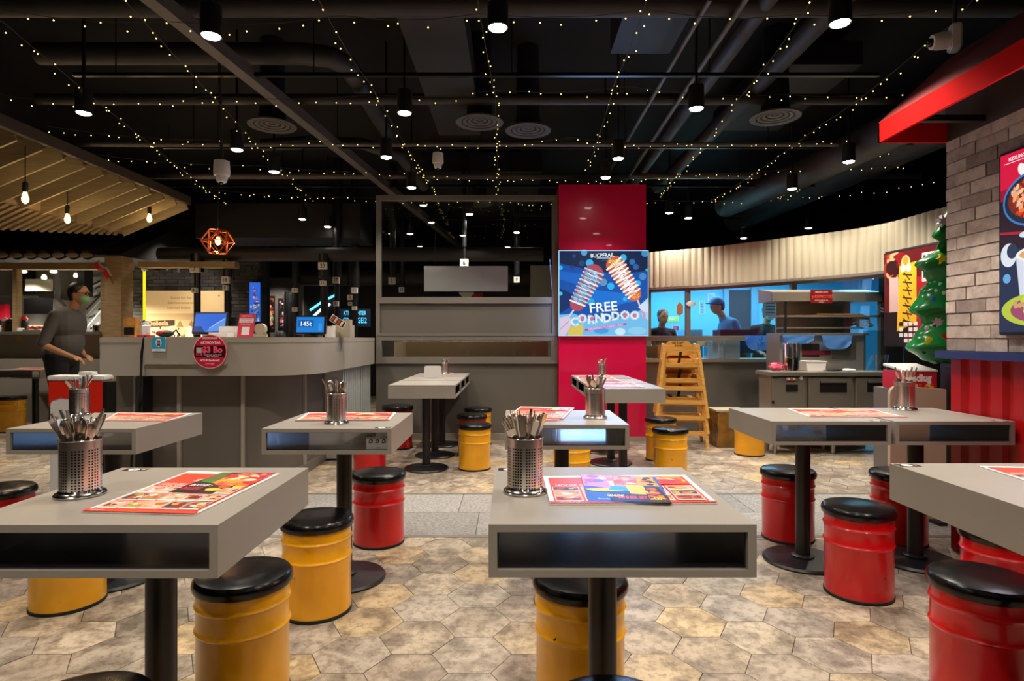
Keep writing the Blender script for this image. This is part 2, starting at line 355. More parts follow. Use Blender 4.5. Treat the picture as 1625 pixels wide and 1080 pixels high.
class Art:      # flat printed or lit picture made of coloured shapes, drawn in metres on its own plane
    def __init__(s, wd, h): s.w = wd; s.h = h; s.v = []; s.f = []; s.c = []; s.k = 0
    def poly(s, pts, col):
        i = len(s.v); s.k += 1; s.v += [(p[0], p[1], s.k) for p in pts]; s.f.append(list(range(i, i+len(pts)))); s.c.append(lin(col)); return s
    def rect(s, x0, y0, x1, y1, col): return s.poly([(x0, y0), (x1, y0), (x1, y1), (x0, y1)], col)
    def ell(s, x, y, rx, ry, col, rot=0, n=20):
        cr, sr = math.cos(rot), math.sin(rot)
        return s.poly([(x+rx*math.cos(t)*cr-ry*math.sin(t)*sr, y+rx*math.cos(t)*sr+ry*math.sin(t)*cr) for t in [2*PI*k/n for k in range(n)]], col)
    def line(s, pts, wd, col):
        for a, b in zip(pts, pts[1:]):
            d = Vector((b[0]-a[0], b[1]-a[1])); 
            if d.length < 1e-6: continue
            nn = Vector((-d.y, d.x)).normalized()*wd/2
            s.poly([(a[0]+nn.x, a[1]+nn.y), (a[0]-nn.x, a[1]-nn.y), (b[0]-nn.x, b[1]-nn.y), (b[0]+nn.x, b[1]+nn.y)], col)
        return s
    def text(s, t, x, y, size, col, rot=0, bold=0., align='CENTER', sx=1.):
        cu = bpy.data.curves.new('t', 'FONT'); cu.body = t; cu.size = size; cu.align_x = align; cu.align_y = 'CENTER'; cu.offset = bold; cu.resolution_u = 2
        o = bpy.data.objects.new('t', cu); me = bpy.data.meshes.new_from_object(o)
        i = len(s.v); s.k += 1; cr, sr = math.cos(rot), math.sin(rot); L = lin(col)
        for q in me.vertices:
            u = q.co.x*sx; s.v.append((x+u*cr-q.co.y*sr, y+u*sr+q.co.y*cr, s.k))
        for p in me.polygons: s.f.append([i+k for k in p.vertices]); s.c.append(L)
        bpy.data.objects.remove(o); bpy.data.meshes.remove(me); bpy.data.curves.remove(cu); return s
    def blobs(s, x0, y0, x1, y1, cols, n, rnd, r=.18):     # a food photograph: heaped coloured morsels
        wd, h = x1-x0, y1-y0
        for k in range(n):
            cx, cy = rnd.uniform(x0, x1), rnd.uniform(y0, y1); rx = rnd.uniform(.4, 1)*r*min(wd, h); ry = rx*rnd.uniform(.4, 1)
            rx = min(rx, cx-x0, x1-cx); ry = min(ry, cy-y0, y1-cy)
            if rx > 0 and ry > 0: s.ell(cx, cy, rx, ry, rnd.choice(cols), 0, 10)
        return s
    def obj(s, name, mx, m, parent=None, eps=None, label=None, warp=None):
        me = bpy.data.meshes.new(name); e = eps if eps else min(.00008, .004/max(1, s.k))
        off = org_of(parent) if parent else Vector((0, 0, 0))
        V = [(mx @ Vector((x, y, k*e)) if warp is None else warp(x, y, k*e))-off for x, y, k in s.v]
        me.from_pydata(V, [], s.f); me.update(); at = me.color_attributes.new('Col', 'FLOAT_COLOR', 'CORNER')
        buf = []
        for f, c in zip(s.f, s.c): buf += [c[0], c[1], c[2], 1.]*len(f)
        at.data.foreach_set('color', buf); me.materials.append(m)
        return link(name, me, parent, label)
def frame_mx(o, x, y):        # matrix placing art: origin o, right vector x, up vector y (unit)
    o = Vector(o); x = Vector(x).normalized(); y = Vector(y).normalized(); z = x.cross(y)
    return Matrix(((x.x, y.x, z.x, o.x), (x.y, y.y, z.y, o.y), (x.z, y.z, z.z, o.z), (0, 0, 0, 1)))

# ------------------------------------------------------------------ floor
fl = struct(MB().box(-9.5, 7, -3, 14.5, -.06, -.006).build('floor', M['grout']))
ORG[fl.name] = Vector((0, 0, 0))
S_, FLAT = .144, .2495
def hexpts(cx, cy, g=.0016): return [(cx+(S_-g)*math.cos(k*PI/3), cy+(S_-g)*math.sin(k*PI/3)*FLAT/(S_*math.sqrt(3))) for k in range(6)]
def clip(poly, lo, hi):
    for v, sgn in ((lo, 1), (hi, -1)):
        out = []
        for i, a in enumerate(poly):
            b = poly[(i+1) % len(poly)]; da, db = sgn*(a[1]-v), sgn*(b[1]-v)
            if da >= 0: out.append(a)
            if da*db < 0: t = da/(da-db); out.append((a[0]+(b[0]-a[0])*t, v))
        poly = out
        if len(poly) < 3: return []
    return poly
tm = MB().prism(hexpts(0, 0), 'z', -.012, 0).mesh('tile', M['tile'], bevel=.0007)
far = MB(); count = 0; near = []
for k in range(-44, 34):
    for r in range(-12, 50):
        cx = -.144+k*.216; cy = 2.178+FLAT*(r+(.5 if k % 2 else 0))
        if not (-.6 < cy < 13.2): continue
        lo, hi = (-3, 3.455) if cy < 3.95 else (4.455, 14)
        pl = clip(hexpts(cx, cy), lo, hi)
        if len(pl) < 3: continue
        full = lo+.13 < cy < hi-.13
        seen = abs(cx) < .86*cy+.12 and cy > 1.9
        near.append((0 if seen else 1, cy, cx, full, pl))
near.sort(key=lambda t: (t[0], t[1]))
for sn, cy, cx, full, pl in near:
    if sn == 0 and count < 290:
        if full: o = link('tile', tm, fl); o.location = (cx, cy, random.uniform(-.0006, .0006))
        else: o = MB().prism(pl, 'z', -.012, 0).build('tile', M['tile'], fl)
        count += 1
    else: far.prism(pl, 'z', -.012, random.uniform(-.0006, .0006))
o = far.build('tiles', M['tile'], fl); o['kind'] = 'stuff'
# granite band with its edge strips
for j, (y0, y1) in enumerate(((3.50, 3.955), (3.96, 4.41))):
    x = -7.0+j*.37
    while x < 5.5:
        L = .97 if (j == 0 or int(x*3) % 2) else .62
        MB().box(x+.002, x+L-.002, y0, y1, -.012, 0).build('paving_slab', M['slab'], fl, bevel=.001); x += L
for y0, y1 in ((3.46, 3.495), (4.415, 4.45)): MB().box(-9, 6, y0, y1, -.012, .001).build('edge_strip', M['trim'], fl)

# ------------------------------------------------------------------ room shell
struct(MB().box(-9.5, 7, -3, 14.5, 3.75, 3.85).build('ceiling', M['deck']))
struct(MB().box(-9.5, 7, 14.3, 14.5, 0, 3.75).build('wall_back', mat('back_wall_dark', '171615', .8)))
struct(MB().box(-9.5, -9.4, -3, 14.5, 0, 3.75).build('wall_left', mat('left_wall_dark', '1c1a18', .8)))
struct(MB().box(6.9, 7, -3, 14.5, 0, 3.75).build('wall_right', mat('right_wall_dark', '1a1816', .8)))
struct(MB().box(-9.5, 7, -3.1, -3, 0, 3.75).build('wall_front', mat('front_wall', '4a443c', .8)))

# brick pier on the right, its dark plinth, its bricks
WX, WY = 2.36, 3.28
pier = struct(MB().box(WX+.005, 2.9, .6, WY-.004, 1.03, 2.62).build('wall_pier', M['mortar'])); ORG[pier.name] = Vector((0, 0, 0))
rb = random.Random(3); row = 0; z = 1.072; nb = 0
while z < 2.19:
    y = WY - (.0 if row % 2 else .0); first = True
    L = .205
    y1 = WY
    off = [0, .10, .03, .13, .06][row % 5]
    while y1 > 1.75:
        ln = L if not first else (L-off)
        y0 = y1-ln+.0035
        d = rb.uniform(0, .008)
        if nb < 290:
            m = MB(); zz = rb.uniform(.058, .0625); m.box(WX-d, WX+.03, y0+rb.uniform(0, .002), y1-rb.uniform(0, .002), z, z+zz)
            ob = m.build('brick', M['brick'], pier, bevel=.003); nb += 1
        y1 -= ln; first = False
    z += .067; row += 1
struct(MB().box(2.352, 2.92, .6, WY+.004, 2.195, 2.64).build('trim_1', mat('soffit_board', '3c322b', .7)))
# red ribbed cladding under a navy ledge
cl = struct(MB().box(WX+.02, 2.9, .6, WY-.002, 0, 1.03).build('wall_dado', M['redpanel'])); ORG[cl.name] = Vector((0, 0, 0))
y = WY-.01
while y > .9:
    MB().prism([(WX+.022, y), (WX, y-.02), (WX, y-.09), (WX+.022, y-.11)], 'z', .02, 1.028).build('panel', M['redpanel'], cl); y -= .135
struct(MB().box(2.30, 2.9, .6, WY+.01, 1.03, 1.068).build('trim_2', M['navy'], bevel=.004))

# ------------------------------------------------------------------ red awning round the pier
aw = thing('awning', 'red awning with a steep roof wrapped round the top of the brick pier', 'awning', (2.36, 3.28, 2.19))
m = MB(); m.box(1.985, 2.0, .7, 3.28, 2.194, 2.30); m.build('valance', M['awning'], aw)
m = MB(); m.box(1.985, 2.36, 3.265, 3.28, 2.194, 2.30); m.build('end_valance', M['awning'], aw)
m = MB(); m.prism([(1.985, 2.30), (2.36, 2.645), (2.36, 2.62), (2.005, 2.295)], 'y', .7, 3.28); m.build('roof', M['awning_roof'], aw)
for y in (1.2, 1.8, 2.4, 3.0): MB().box(2.0, 2.352, y, y+.03, 2.215, 2.245).build('bracket', M['black'], aw)

# ------------------------------------------------------------------ central partition
wp = struct(MB().box(-1.523, .512, 6.80, 6.88, 0, .855).build('wall_partition', M['partition'])); ORG[wp.name] = Vector((0, 0, 0))
MB().box(-1.523, .515, 6.775, 6.90, .855, .885).build('ledge', M['frame'], wp, bevel=.004)
MB().box(-1.523, .52, 6.785, 6.80, .0, .07).build('skirting', mat('skirting_pale', '8e867a', .4), wp)
m = MB()
for x0, x1, z0, z1 in ((-1.523, .515, .885, .93), (-1.523, .515, 1.115, 1.165), (-1.523, -1.46, .93, 1.115), (.44, .515, .93, 1.115)): m.box(x0, x1, 6.79, 6.87, z0, z1)
m.build('slot_frame', M['frame'], wp, bevel=.003)
MB().box(-1.46, .44, 6.83, 6.836, .93, 1.115).build('slot_pane', M['glass'], wp)
m = MB()
for x0, x1, z0, z1 in ((-1.523, .515, 1.165, 1.195), (-1.523, .515, 1.53, 1.60), (-1.523, -1.48, 1.195, 1.53), (.455, .515, 1.195, 1.53)): m.box(x0, x1, 6.785, 6.875, z0, z1)
m.build('panel_frame', M['frame'], wp, bevel=.003)
MB().box(-1.485, .46, 6.81, 6.85, 1.19, 1.535).build('panel', M['partition'], wp)
m = MB()
for x0, x1, z0, z1 in ((-1.523, .515, 2.69, 2.745), (-1.523, -1.475, 1.60, 2.69), (.455, .515, 1.60, 2.69)): m.box(x0, x1, 6.785, 6.875, z0, z1)
m.build('window_frame', M['frame'], wp, bevel=.003)
MB().box(-1.475, .455, 6.83, 6.836, 1.60, 2.69).build('pane', M['glass'], wp)

# red column and its lit screen
col = struct(MB().box(.523, 1.487, 6.70, 7.7, 0, 2.84).build('wall_column', M['magenta'], bevel=.004)); ORG[col.name] = Vector((0, 0, 0))
MB().box(.523, 1.487, 6.69, 6.70, 0, .05).build('skirting', mat('skirting_white', '9d968e', .4), col)

# ------------------------------------------------------------------ kitchen side: low counter, windows, fluted bulkhead
kc = struct(MB().box(1.49, 3.7, 7.10, 7.55, 0, .86).build('wall_kitchen', M['partition'])); ORG[kc.name] = Vector((0, 0, 0))
MB().box(1.49, 3.7, 7.07, 7.55, .86, .895).build('counter_ledge', M['steel'], kc, bevel=.004)
MB().box(1.49, 3.3, 7.07, 7.12, 1.112, 1.155).build('glass_rail', M['frame'], kc, bevel=.003)
MB().box(1.49, 3.3, 7.09, 7.098, .895, 1.112).build('display_glass', M['glass'], kc)
m = MB()
for x0, x1 in ((1.49, 3.7),): m.box(x0, x1, 7.35, 7.62, 1.145, 1.17)
m.build('pass_shelf', M['steel'], kc, bevel=.003)
wk = struct(MB().box(1.5, 6.6, 9.8, 9.9, 0, 2.3).build('wall_kitchen_back', M['kitchen'])); ORG[wk.name] = Vector((0, 0, 0))
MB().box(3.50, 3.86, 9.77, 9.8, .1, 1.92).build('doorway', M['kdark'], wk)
MB().box(3.42, 3.50, 9.74, 9.8, .1, 2.13).build('door_jamb', mat('jamb_blue', '5fa3c0', .5), wk)
MB().box(3.86, 3.95, 9.74, 9.8, .1, 2.13).build('door_jamb', bpy.data.materials['jamb_blue'], wk)
struct(MB().box(1.5, 1.6, 8.8, 9.8, 0, 2.2).build('wall_kitchen_left', M['kitchen']))
struct(MB().box(6.4, 6.5, 5.2, 9.8, 0, 2.3).build('wall_kitchen_right', M['kitchen']))
# window posts and panes, under the bulkhead
WP = [(1.70, 8.42), (1.84, 8.14), (2.28, 7.84), (2.60, 7.58), (3.22, 6.92), (3.57, 6.52), (3.78, 6.1)]
kw = struct(MB().bar((1.70, 8.44, 1.78), (1.84, 8.16, 1.78), .05, .05).build('window_1', M['frame'])); ORG[kw.name] = Vector((0, 0, 0))
m = MB()
for a, b in zip(WP, WP[1:]): m.bar((a[0], a[1], 1.78), (b[0], b[1], 1.78), .05, .05)
m.build('window_head', M['frame'], kw)
for k in (1, 2, 4): MB().box(WP[k][0]-.03, WP[k][0]+.03, WP[k][1]-.03, WP[k][1]+.03, .9, 1.78).build('window_post', M['frame'], kw)
for a, b in zip(WP, WP[1:]): MB().bar((a[0], a[1], 1.34), (b[0], b[1], 1.34), .006, .86).build('pane', M['glass2'], kw)
# fluted bulkhead
def catmull(pts, n):
    out = []; p = [pts[0]]+pts+[pts[-1]]
    for i in range(1, len(p)-2):
        for k in range(n):
            t = k/n; a, b, c, d = [Vector(q) for q in p[i-1:i+3]]
            out.append(.5*((2*b)+(c-a)*t+(2*a-5*b+4*c-d)*t*t+(3*b-a-3*c+d)*t**3))
    out.append(Vector(pts[-1])); return out
BP = [(1.60, 8.75), (1.84, 8.1), (2.52, 7.6), (3.15, 6.9), (3.51, 6.5), (3.74, 6.05), (3.80, 5.3), (3.82, 4.7)]
cp = catmull(BP, 60); m = MB(); acc = 0; prev = cp[0]; rings = []
for i, p in enumerate(cp):
    acc += (p-prev).length; prev = p
    d = (cp[min(i+1, len(cp)-1)]-cp[max(i-1, 0)]).normalized(); nn = Vector((d.y, -d.x))
    wv = abs(math.sin(acc*PI/.085))**.6*.022; q = p+nn*(-wv) ; b = p-nn*.09*(-1)
    if nn.y > 0: nn = -nn; q = p+nn*wv; 
    q = p+nn*wv; b = p-nn*.06
    rings.append([m.b.verts.new((q.x, q.y, 1.81)), m.b.verts.new((q.x, q.y, 2.285)), m.b.verts.new((b.x, b.y, 2.285)), m.b.verts.new((b.x, b.y, 1.81))])
for a, b in zip(rings, rings[1:]):
    for k in range(4): m.b.faces.new((a[k], a[(k+1) % 4], b[(k+1) % 4], b[k]))
m.b.faces.new(rings[0]); m.b.faces.new(rings[-1][::-1])
bh = struct(m.build('trim_3', M['cream'], smooth=True))
m = MB(); pp = [(p.x, p.y) for p in cp[::10]]
for a, b in zip(pp, pp[1:]): m.bar((a[0], a[1]+.02, 1.80), (b[0], b[1]+.02, 1.80), .07, .03)
struct(m.build('trim_4', M['frame']))
struct(MB().prism([(1.5, 9.8), (1.6, 8.8), (1.9, 8.2), (2.6, 7.7), (3.2, 7.05), (3.85, 6.2), (6.5, 6.0), (6.5, 9.8)], 'z', 2.20, 2.24).build('ceiling_kitchen', mat('kitchen_ceiling', '9ab', .6) if False else M['kitchen']))

# poster wall at the end of the kitchen
m = MB(); m.prism([(3.55, 5.75), (3.60, 5.10), (3.76, 5.10), (3.70, 5.75)], 'z', 1.06, 1.955)
struct(m.build('wall_end', mat('end_wall_dark', '1b1614', .7)))
struct(MB().box(3.86, 5.0, 6.28, 6.36, 0, 1.8).build('wall_end_low', bpy.data.materials['end_wall_dark']))
struct(MB().box((482-CX)*12/F, 6.5, 12.0, 12.3, 0, 2.35).build('wall_far', mat('far_wall_dark', '1d1b1a', .7)))

# ------------------------------------------------------------------ order counter
ct = thing('order_counter', 'long grey L-shaped order counter with a rounded corner', 'counter', (-2.3, 5.2, 0))
def lpath(xs, yf, r, n=10, yb=6.78, xl=-3.10):  # outline of an L counter in plan: left front, rounded corner, back along the side
    pts = [(xl, yf)]
    for k in range(n+1):
        t = -PI/2+PI/2*k/n; pts.append((xs-r+r*math.cos(t), yf+r+r*math.sin(t)))
    pts.append((xs, yb)); return pts
def band(path, inner, z0, z1): # solid between two offset outlines
    m = MB(); A = path; B = inner; V = []
    for a, b in zip(A, B): V.append([m.b.verts.new((a[0], a[1], z0)), m.b.verts.new((a[0], a[1], z1)), m.b.verts.new((b[0], b[1], z1)), m.b.verts.new((b[0], b[1], z0))])
    for p, q in zip(V, V[1:]):
        for k in range(4): m.b.faces.new((p[k], p[(k+1) % 4], q[(k+1) % 4], q[k]))
    m.b.faces.new(V[0]); m.b.faces.new(V[-1][::-1]); return m
o1, i1 = lpath(-1.535, 4.55, .36), lpath(-2.2, 5.2, .10)
band(o1, i1, 1.105, 1.145).build('worktop', M['counter'], ct, smooth=True)
band(lpath(-1.537, 4.553, .36), lpath(-1.66, 4.68, .25), .855, 1.105).build('fascia', M['counter'], ct, smooth=True)
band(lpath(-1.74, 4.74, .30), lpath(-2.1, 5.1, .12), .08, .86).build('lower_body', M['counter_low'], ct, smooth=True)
band(lpath(-1.725, 4.72, .31), lpath(-1.78, 4.78, .27), 0, .085).build('plinth', M['frame'], ct, smooth=True)
for x in (-2.94, -2.60, -2.10): MB().box(x-.014, x+.014, 4.722, 4.745, .085, .855).build('joint_cover', M['counter'], ct)
MB().box(-1.745, -1.722, 5.05, 5.08, .085, .855).build('joint_cover', M['counter'], ct)
MB().box(-2.75, -2.137, 4.525, 4.553, .94, 1.148).build('raised_panel', M['counter'], ct, bevel=.003)
for y in [5.62+.075*k for k in range(15)]:
    m = MB(); m.prism([(-1.74, y), (-1.70+.13, y+.012), (-1.70+.13, y+.05), (-1.74, y+.07)], 'z', .02, .855); m.build('rib', mat('ribbed_panel', 'a8aca8', .6) if 'ribbed_panel' not in bpy.data.materials else bpy.data.materials['ribbed_panel'], ct)

# ------------------------------------------------------------------ tables
tb = thing('dining_table', 'x', 'table'); local(tb)
W2 = .278
def table_parts(root, openings=True):
    MB().box(-W2, W2, -W2, W2, .734, .75).build('tabletop', M['laminate'], root, bevel=.0012)
    m = MB(); m.box(-W2, W2, -W2, W2, .64, .655); m.box(-W2, -W2+.018, -W2, W2, .655, .734); m.box(W2-.018, W2, -W2, W2, .655, .734)
    m.build('shelf_box', M['laminate'], root, bevel=.0008)
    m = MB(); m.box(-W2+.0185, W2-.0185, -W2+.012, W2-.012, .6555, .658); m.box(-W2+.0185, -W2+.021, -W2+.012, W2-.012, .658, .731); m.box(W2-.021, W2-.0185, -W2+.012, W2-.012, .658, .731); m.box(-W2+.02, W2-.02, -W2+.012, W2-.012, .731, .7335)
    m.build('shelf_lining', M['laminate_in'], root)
    MB().lathe([(.036, .012), (.036, .64)], seg=20).build('pole', M['black'], root, smooth=True)
    MB().lathe([(.05, .02), (.055, .032), (.04, .04)], seg=20).build('collar', M['black'], root, smooth=True)
    MB().lathe([(.190, 0), (.193, .008), (.185, .018), (.06, .024)], seg=40).build('base_plate', M['black'], root, smooth=True)
table_parts(tb)
def sticker(root_loc, rot, lx, ly, parent):
    a = Art(.06, .035); a.rect(-.034, -.018, .034, .018, '131313'); a.ell(-.004, 0, .016, .014, 'e8e8e8'); a.text('6', -.004, 0, .022, '131313'); a.rect(.018, -.004, .028, .006, 'c8c8c8')
    o = a.obj('number_sticker', Matrix.Translation((lx, ly, .7503)), M['print'], parent, eps=.00006); return o
TABLES = [  # x, y, rotation, sticker corner, label, group
 (-.885, 1.528, 0, (.03-.25, .25), 'front left grey table, its open shelf towards the viewer, holding the widest steel cutlery can'),
 (.230, 1.532, 0, (-.235, .25), 'front centre grey table lit by blue reflections, with a blue magazine lying on it'),
 (-1.885, 2.865, 0, None, 'grey table on the left in front of the red and white bin'),
 (-.792, 2.865, 0, (.235, -.25), 'grey table before the counter corner with a small white card in its shelf'),
 (.247, 2.98, 0, None, 'grey table in the middle with bluish top, just behind the front centre table'),
 (1.487, 3.09, 0, (.23, -.25), 'grey table right of centre, left one of the joined pair near the brick wall'),
 (2.062, 3.09, 0, (.23, -.25), 'grey table touching the red ribbed wall panels, right one of the joined pair'),
 (1.445, 1.59, 0, (-.24, .25), 'grey table at the right edge of the picture with its blank side facing left'),
 (-.745, 5.28, PI/2, None, 'nearest of the three grey tables in the row against the grey partition'),
 (-.745, 5.87, PI/2, None, 'middle of the three grey tables in the row against the grey partition'),
 (-.745, 6.46, PI/2, None, 'last of the three grey tables in the row, touching the grey partition'),
 (.905, 4.925, -PI/2, None, 'nearest of the three grey tables in the row before the red column'),
 (.905, 5.515, -PI/2, None, 'middle of the three grey tables in the row before the red column'),
 (.905, 6.105, -PI/2, None, 'last of the three grey tables in the row, closest to the red column'),
 (-6.1, 7.75, 0, None, 'grey table at the far left in front of the wooden kiosk, behind the walking man'),
]
for i, (x, y, r, st, lab) in enumerate(TABLES):
    if i == 0: t = tb; t.location = (x, y, 0); t['label'] = lab; KT = None
    else: t = dup(tb, (x, y, 0), r, lab)
    t['group'] = 'grey square dining tables'
    if i == 0: TB0 = list(tb.children); dup_fix = None
    t.name = 'dining_table' if i == 0 else t.name
    if i == 0:   # register children before the sticker is added
        KIDS[tb.name] = list(tb.children)
        for ch in tb.children: KIDS[ch.name] = []
    if st: ORG[t.name] = Vector((0, 0, 0)); sticker(None, 0, st[0], st[1], t)

# ------------------------------------------------------------------ drum stools
def make_stool(paint, col):
    s = thing('drum_stool', 'x', 'stool'); local(s)
    MB().lathe([(.1375, .012), (.1375, .225), (.139, .229), (.143, .235), (.139, .241), (.1375, .245), (.1375, .30), (.139, .304), (.143, .31), (.139, .316), (.1375, .32), (.1375, .357)], seg=48).build('drum', paint, s, smooth=True)
    MB().lathe([(.137, 0), (.1405, .001), (.1405, .013), (.137, .015)], seg=48).build('base_ring', M['rubber'], s, smooth=True)
    MB().lathe([(.14, .352), (.147, .357), (.150, .369), (.148, .382), (.140, .392), (.12, .397), (.06, .4), (.01, .4)], seg=48).build('seat', M['blackgloss'], s, smooth=True)
    return s
STY, STR = make_stool(M['yellow'], 'yellow'), make_stool(M['red'], 'red')
STOOLS = [
 ('y', -.855, 1.93, 1, 'yellow drum stool poking out right of the front left table pole'),
 ('y', -1.905, 2.6, 1, 'yellow drum stool seen below the shelf of the front left table'),
 ('y', -.815, 2.535, 1, 'full-length yellow drum stool between the two front tables'),
 ('r', -.742, 3.38, 1, 'glossy red drum stool right behind the full-length yellow one, on the granite strip'),
 ('r', -1.22, 5.2, 1, 'red drum stool glimpsed beneath the table with the white card'),
 ('r', -1.19, 6.3, 1.12, 'red drum stool beside the grey partition, left of the row of three tables'),
 ('y', -.325, 5.29, 1, 'yellow drum stool right of the three tables, nearest of the cluster there'),
 ('r', -.39, 5.93, 1, 'red drum stool hidden between two yellow ones beside the row of three tables'),
 ('y', -.36, 6.5, 1, 'yellow drum stool closest to the grey partition, right of the row of three tables'),
 ('y', 1.32, 5.04, 1, 'front yellow drum stool of the two left of the wooden high chairs'),
 ('y', 1.40, 5.68, 1, 'rear yellow drum stool of the two left of the wooden high chairs'),
 ('y', .445, 4.5, 1, 'yellow drum stool seen between the black poles under the middle table'),
 ('y', .215, 1.90, 1, 'large yellow drum stool behind the pole of the front centre table'),
 ('y', .235, 2.62, 1, 'yellow drum stool of which only the left edge shows, under the front centre table'),
 ('y', .205, 1.20, 1, 'drum stool cut by the bottom edge in the centre, only its black seat showing'),
 ('y', -.882, 1.215, 1, 'drum stool cut by the bottom edge at the left, only its black seat showing'),
 ('r', -2.56, 3.03, 1, 'red drum stool at the left edge behind the front left table'),
 ('y', -6.13, 7.4, 1.1, 'small distant yellow drum stool at the far left under the kiosk table'),
 ('r', -6.52, 7.42, 1.1, 'distant red drum stool cut by the left edge beside a yellow one'),
 ('y', 2.33, 5.93, 1, 'yellow drum stool behind the left one of the joined pair of tables'),
 ('r', 1.575, 3.45, 1, 'red drum stool standing behind a black pole at the joined tables'),
 ('r', 1.547, 2.70, 1, 'red drum stool standing free in front of the joined tables'),
 ('r', 2.17, 3.39, 1, 'red drum stool half hidden by the corner of the right edge table'),
 ('r', 1.475, 1.895, 1, 'big red drum stool at the lower right, cut by the picture edge'),
 ('r', 1.92, 2.36, 1, 'red drum stool of which a patch shows under the right edge table'),
]
used = set()
for c, x, y, s_, lab in STOOLS:
    src = STY if c == 'y' else STR
    g = 'yellow drum stools' if c == 'y' else 'red drum stools'
    if c not in used:
        used.add(c)
        KIDS[src.name] = list(src.children)
        for ch in src.children: KIDS[ch.name] = []
        src.location = (x, y, 0); src.rotation_euler = (0, 0, random.uniform(0, 6)); src['label'] = lab; src['group'] = g
    else: dup(src, (x, y, 0), random.uniform(0, 6), lab, g, (s_, s_, s_))

# ------------------------------------------------------------------ cutlery cans
def make_can():
    h = thing('cutlery_holder', 'x', 'holder'); local(h); m = MB(); uvl = None
    b = m.b; seg = 48; uv = b.loops.layers.uv.new('UVMap'); r = .0445; zs = [.008, .137]
    A = [[b.verts.new((r*math.cos(2*PI*k/seg), r*math.sin(2*PI*k/seg), z)) for k in range(seg)] for z in zs]
    for k in range(seg):
        f = b.faces.new((A[0][k], A[0][(k+1) % seg], A[1][(k+1) % seg], A[1][k]))
        for lp, (u, v) in zip(f.loops, ((k/seg, 0), ((k+1)/seg, 0), ((k+1)/seg, 1), (k/seg, 1))): lp[uv].uv = (u, v)
    m.build('can', M['perf'], h, smooth=True)
    MB().lathe([(.0425, .009), (.0425, .136), (.0425, .1365)], seg=32, cap=False).build('inner_wall', M['steel'], h, smooth=True)
    MB().lathe([(.0445, .0), (.054, .001), (.056, .005), (.053, .009), (.047, .012), (.0445, .017)], seg=40).build('foot_rim', M['chrome'], h, smooth=True)
    m = MB(); pts = [(.0448*math.cos(t), .0448*math.sin(t), .138) for t in [2*PI*k/40 for k in range(41)]]; m.tube(pts, .0016, 6, False); m.build('lip', M['chrome'], h, smooth=True)
    return h
CAN = make_can(); KIDS[CAN.name] = list(CAN.children)
for ch in CAN.children: KIDS[ch.name] = []
def spoon_mesh():
    m = MB(); m.tube([(0, 0, 0), (0, .001, .06), (0, -.002, .125)], [.0022, .0018, .0024], 6)
    m.ball((0, .001, .147), .024, 12, (.62, .16, 1)); return m.mesh('spoon', M['cutlery'], True)
def handle_mesh():
    m = MB(); m.prism([(-.0045, 0), (.0045, 0), (.0035, .07), (.0068, .165), (.005, .178), (-.005, .178), (-.0068, .165), (-.0035, .07)], 'y', -.0011, .0011); return m.mesh('spoon', M['cutlery'], bevel=.0005)
def fork_mesh():
    m = MB(); m.tube([(0, 0, 0), (0, 0, .06), (0, -.002, .12)], [.0022, .002, .003], 6); m.prism([(-.003, .12), (.003, .12), (.011, .135), (.011, .148), (-.011, .148), (-.011, .135)], 'y', -.001, .001)
    for x in (-.0095, -.0035, .0035, .0095): m.tube([(x, 0, .146), (x, .003, .178)], [.0016, .0009], 5)
    return m.mesh('fork', M['cutlery'])
def stick_mesh(): return MB().tube([(0, 0, 0), (0, 0, .19)], [.0022, .0036], 6).mesh('chopstick', M['cutlery'], True)
CUT = [('spoon', spoon_mesh(), 'spoon'), ('spoon', handle_mesh(), 'spoon'), ('fork', fork_mesh(), 'fork'), ('chopstick', stick_mesh(), 'chopstick')]
CANS = [(-1.062, 1.49, 0, 30, 'front left table', 1.0, 'steel perforated cutlery holder on the front left table'),
 (.034, 1.52, 0, 30, 'front centre table', 1.0, 'steel perforated cutlery holder at the left of the front centre table'),
 (-2.165, 3.03, 0, 12, 'table before the red and white bin', .98, 'steel cutlery holder on the left table in front of the red and white bin'),
 (-.795, 2.745, 0, 12, 'table with the white card', 1.0, 'steel cutlery holder on the table with the white card'),
 (.405, 2.93, 0, 14, 'bluish middle table', 1.05, 'steel cutlery holder on the right of the bluish middle table'),
 (-.73, 6.62, 0, 7, 'row of tables by the partition', .9, 'steel cutlery holder behind the white napkin stand'),
 (.925, 6.2, 0, 8, 'row of tables before the red column', .9, 'steel cutlery holder standing before the red column'),
 (2.13, 3.28, 0, 12, 'table by the red ribbed wall', 1.1, 'steel cutlery holder against the red ribbed wall panels')]
rc = random.Random(11)
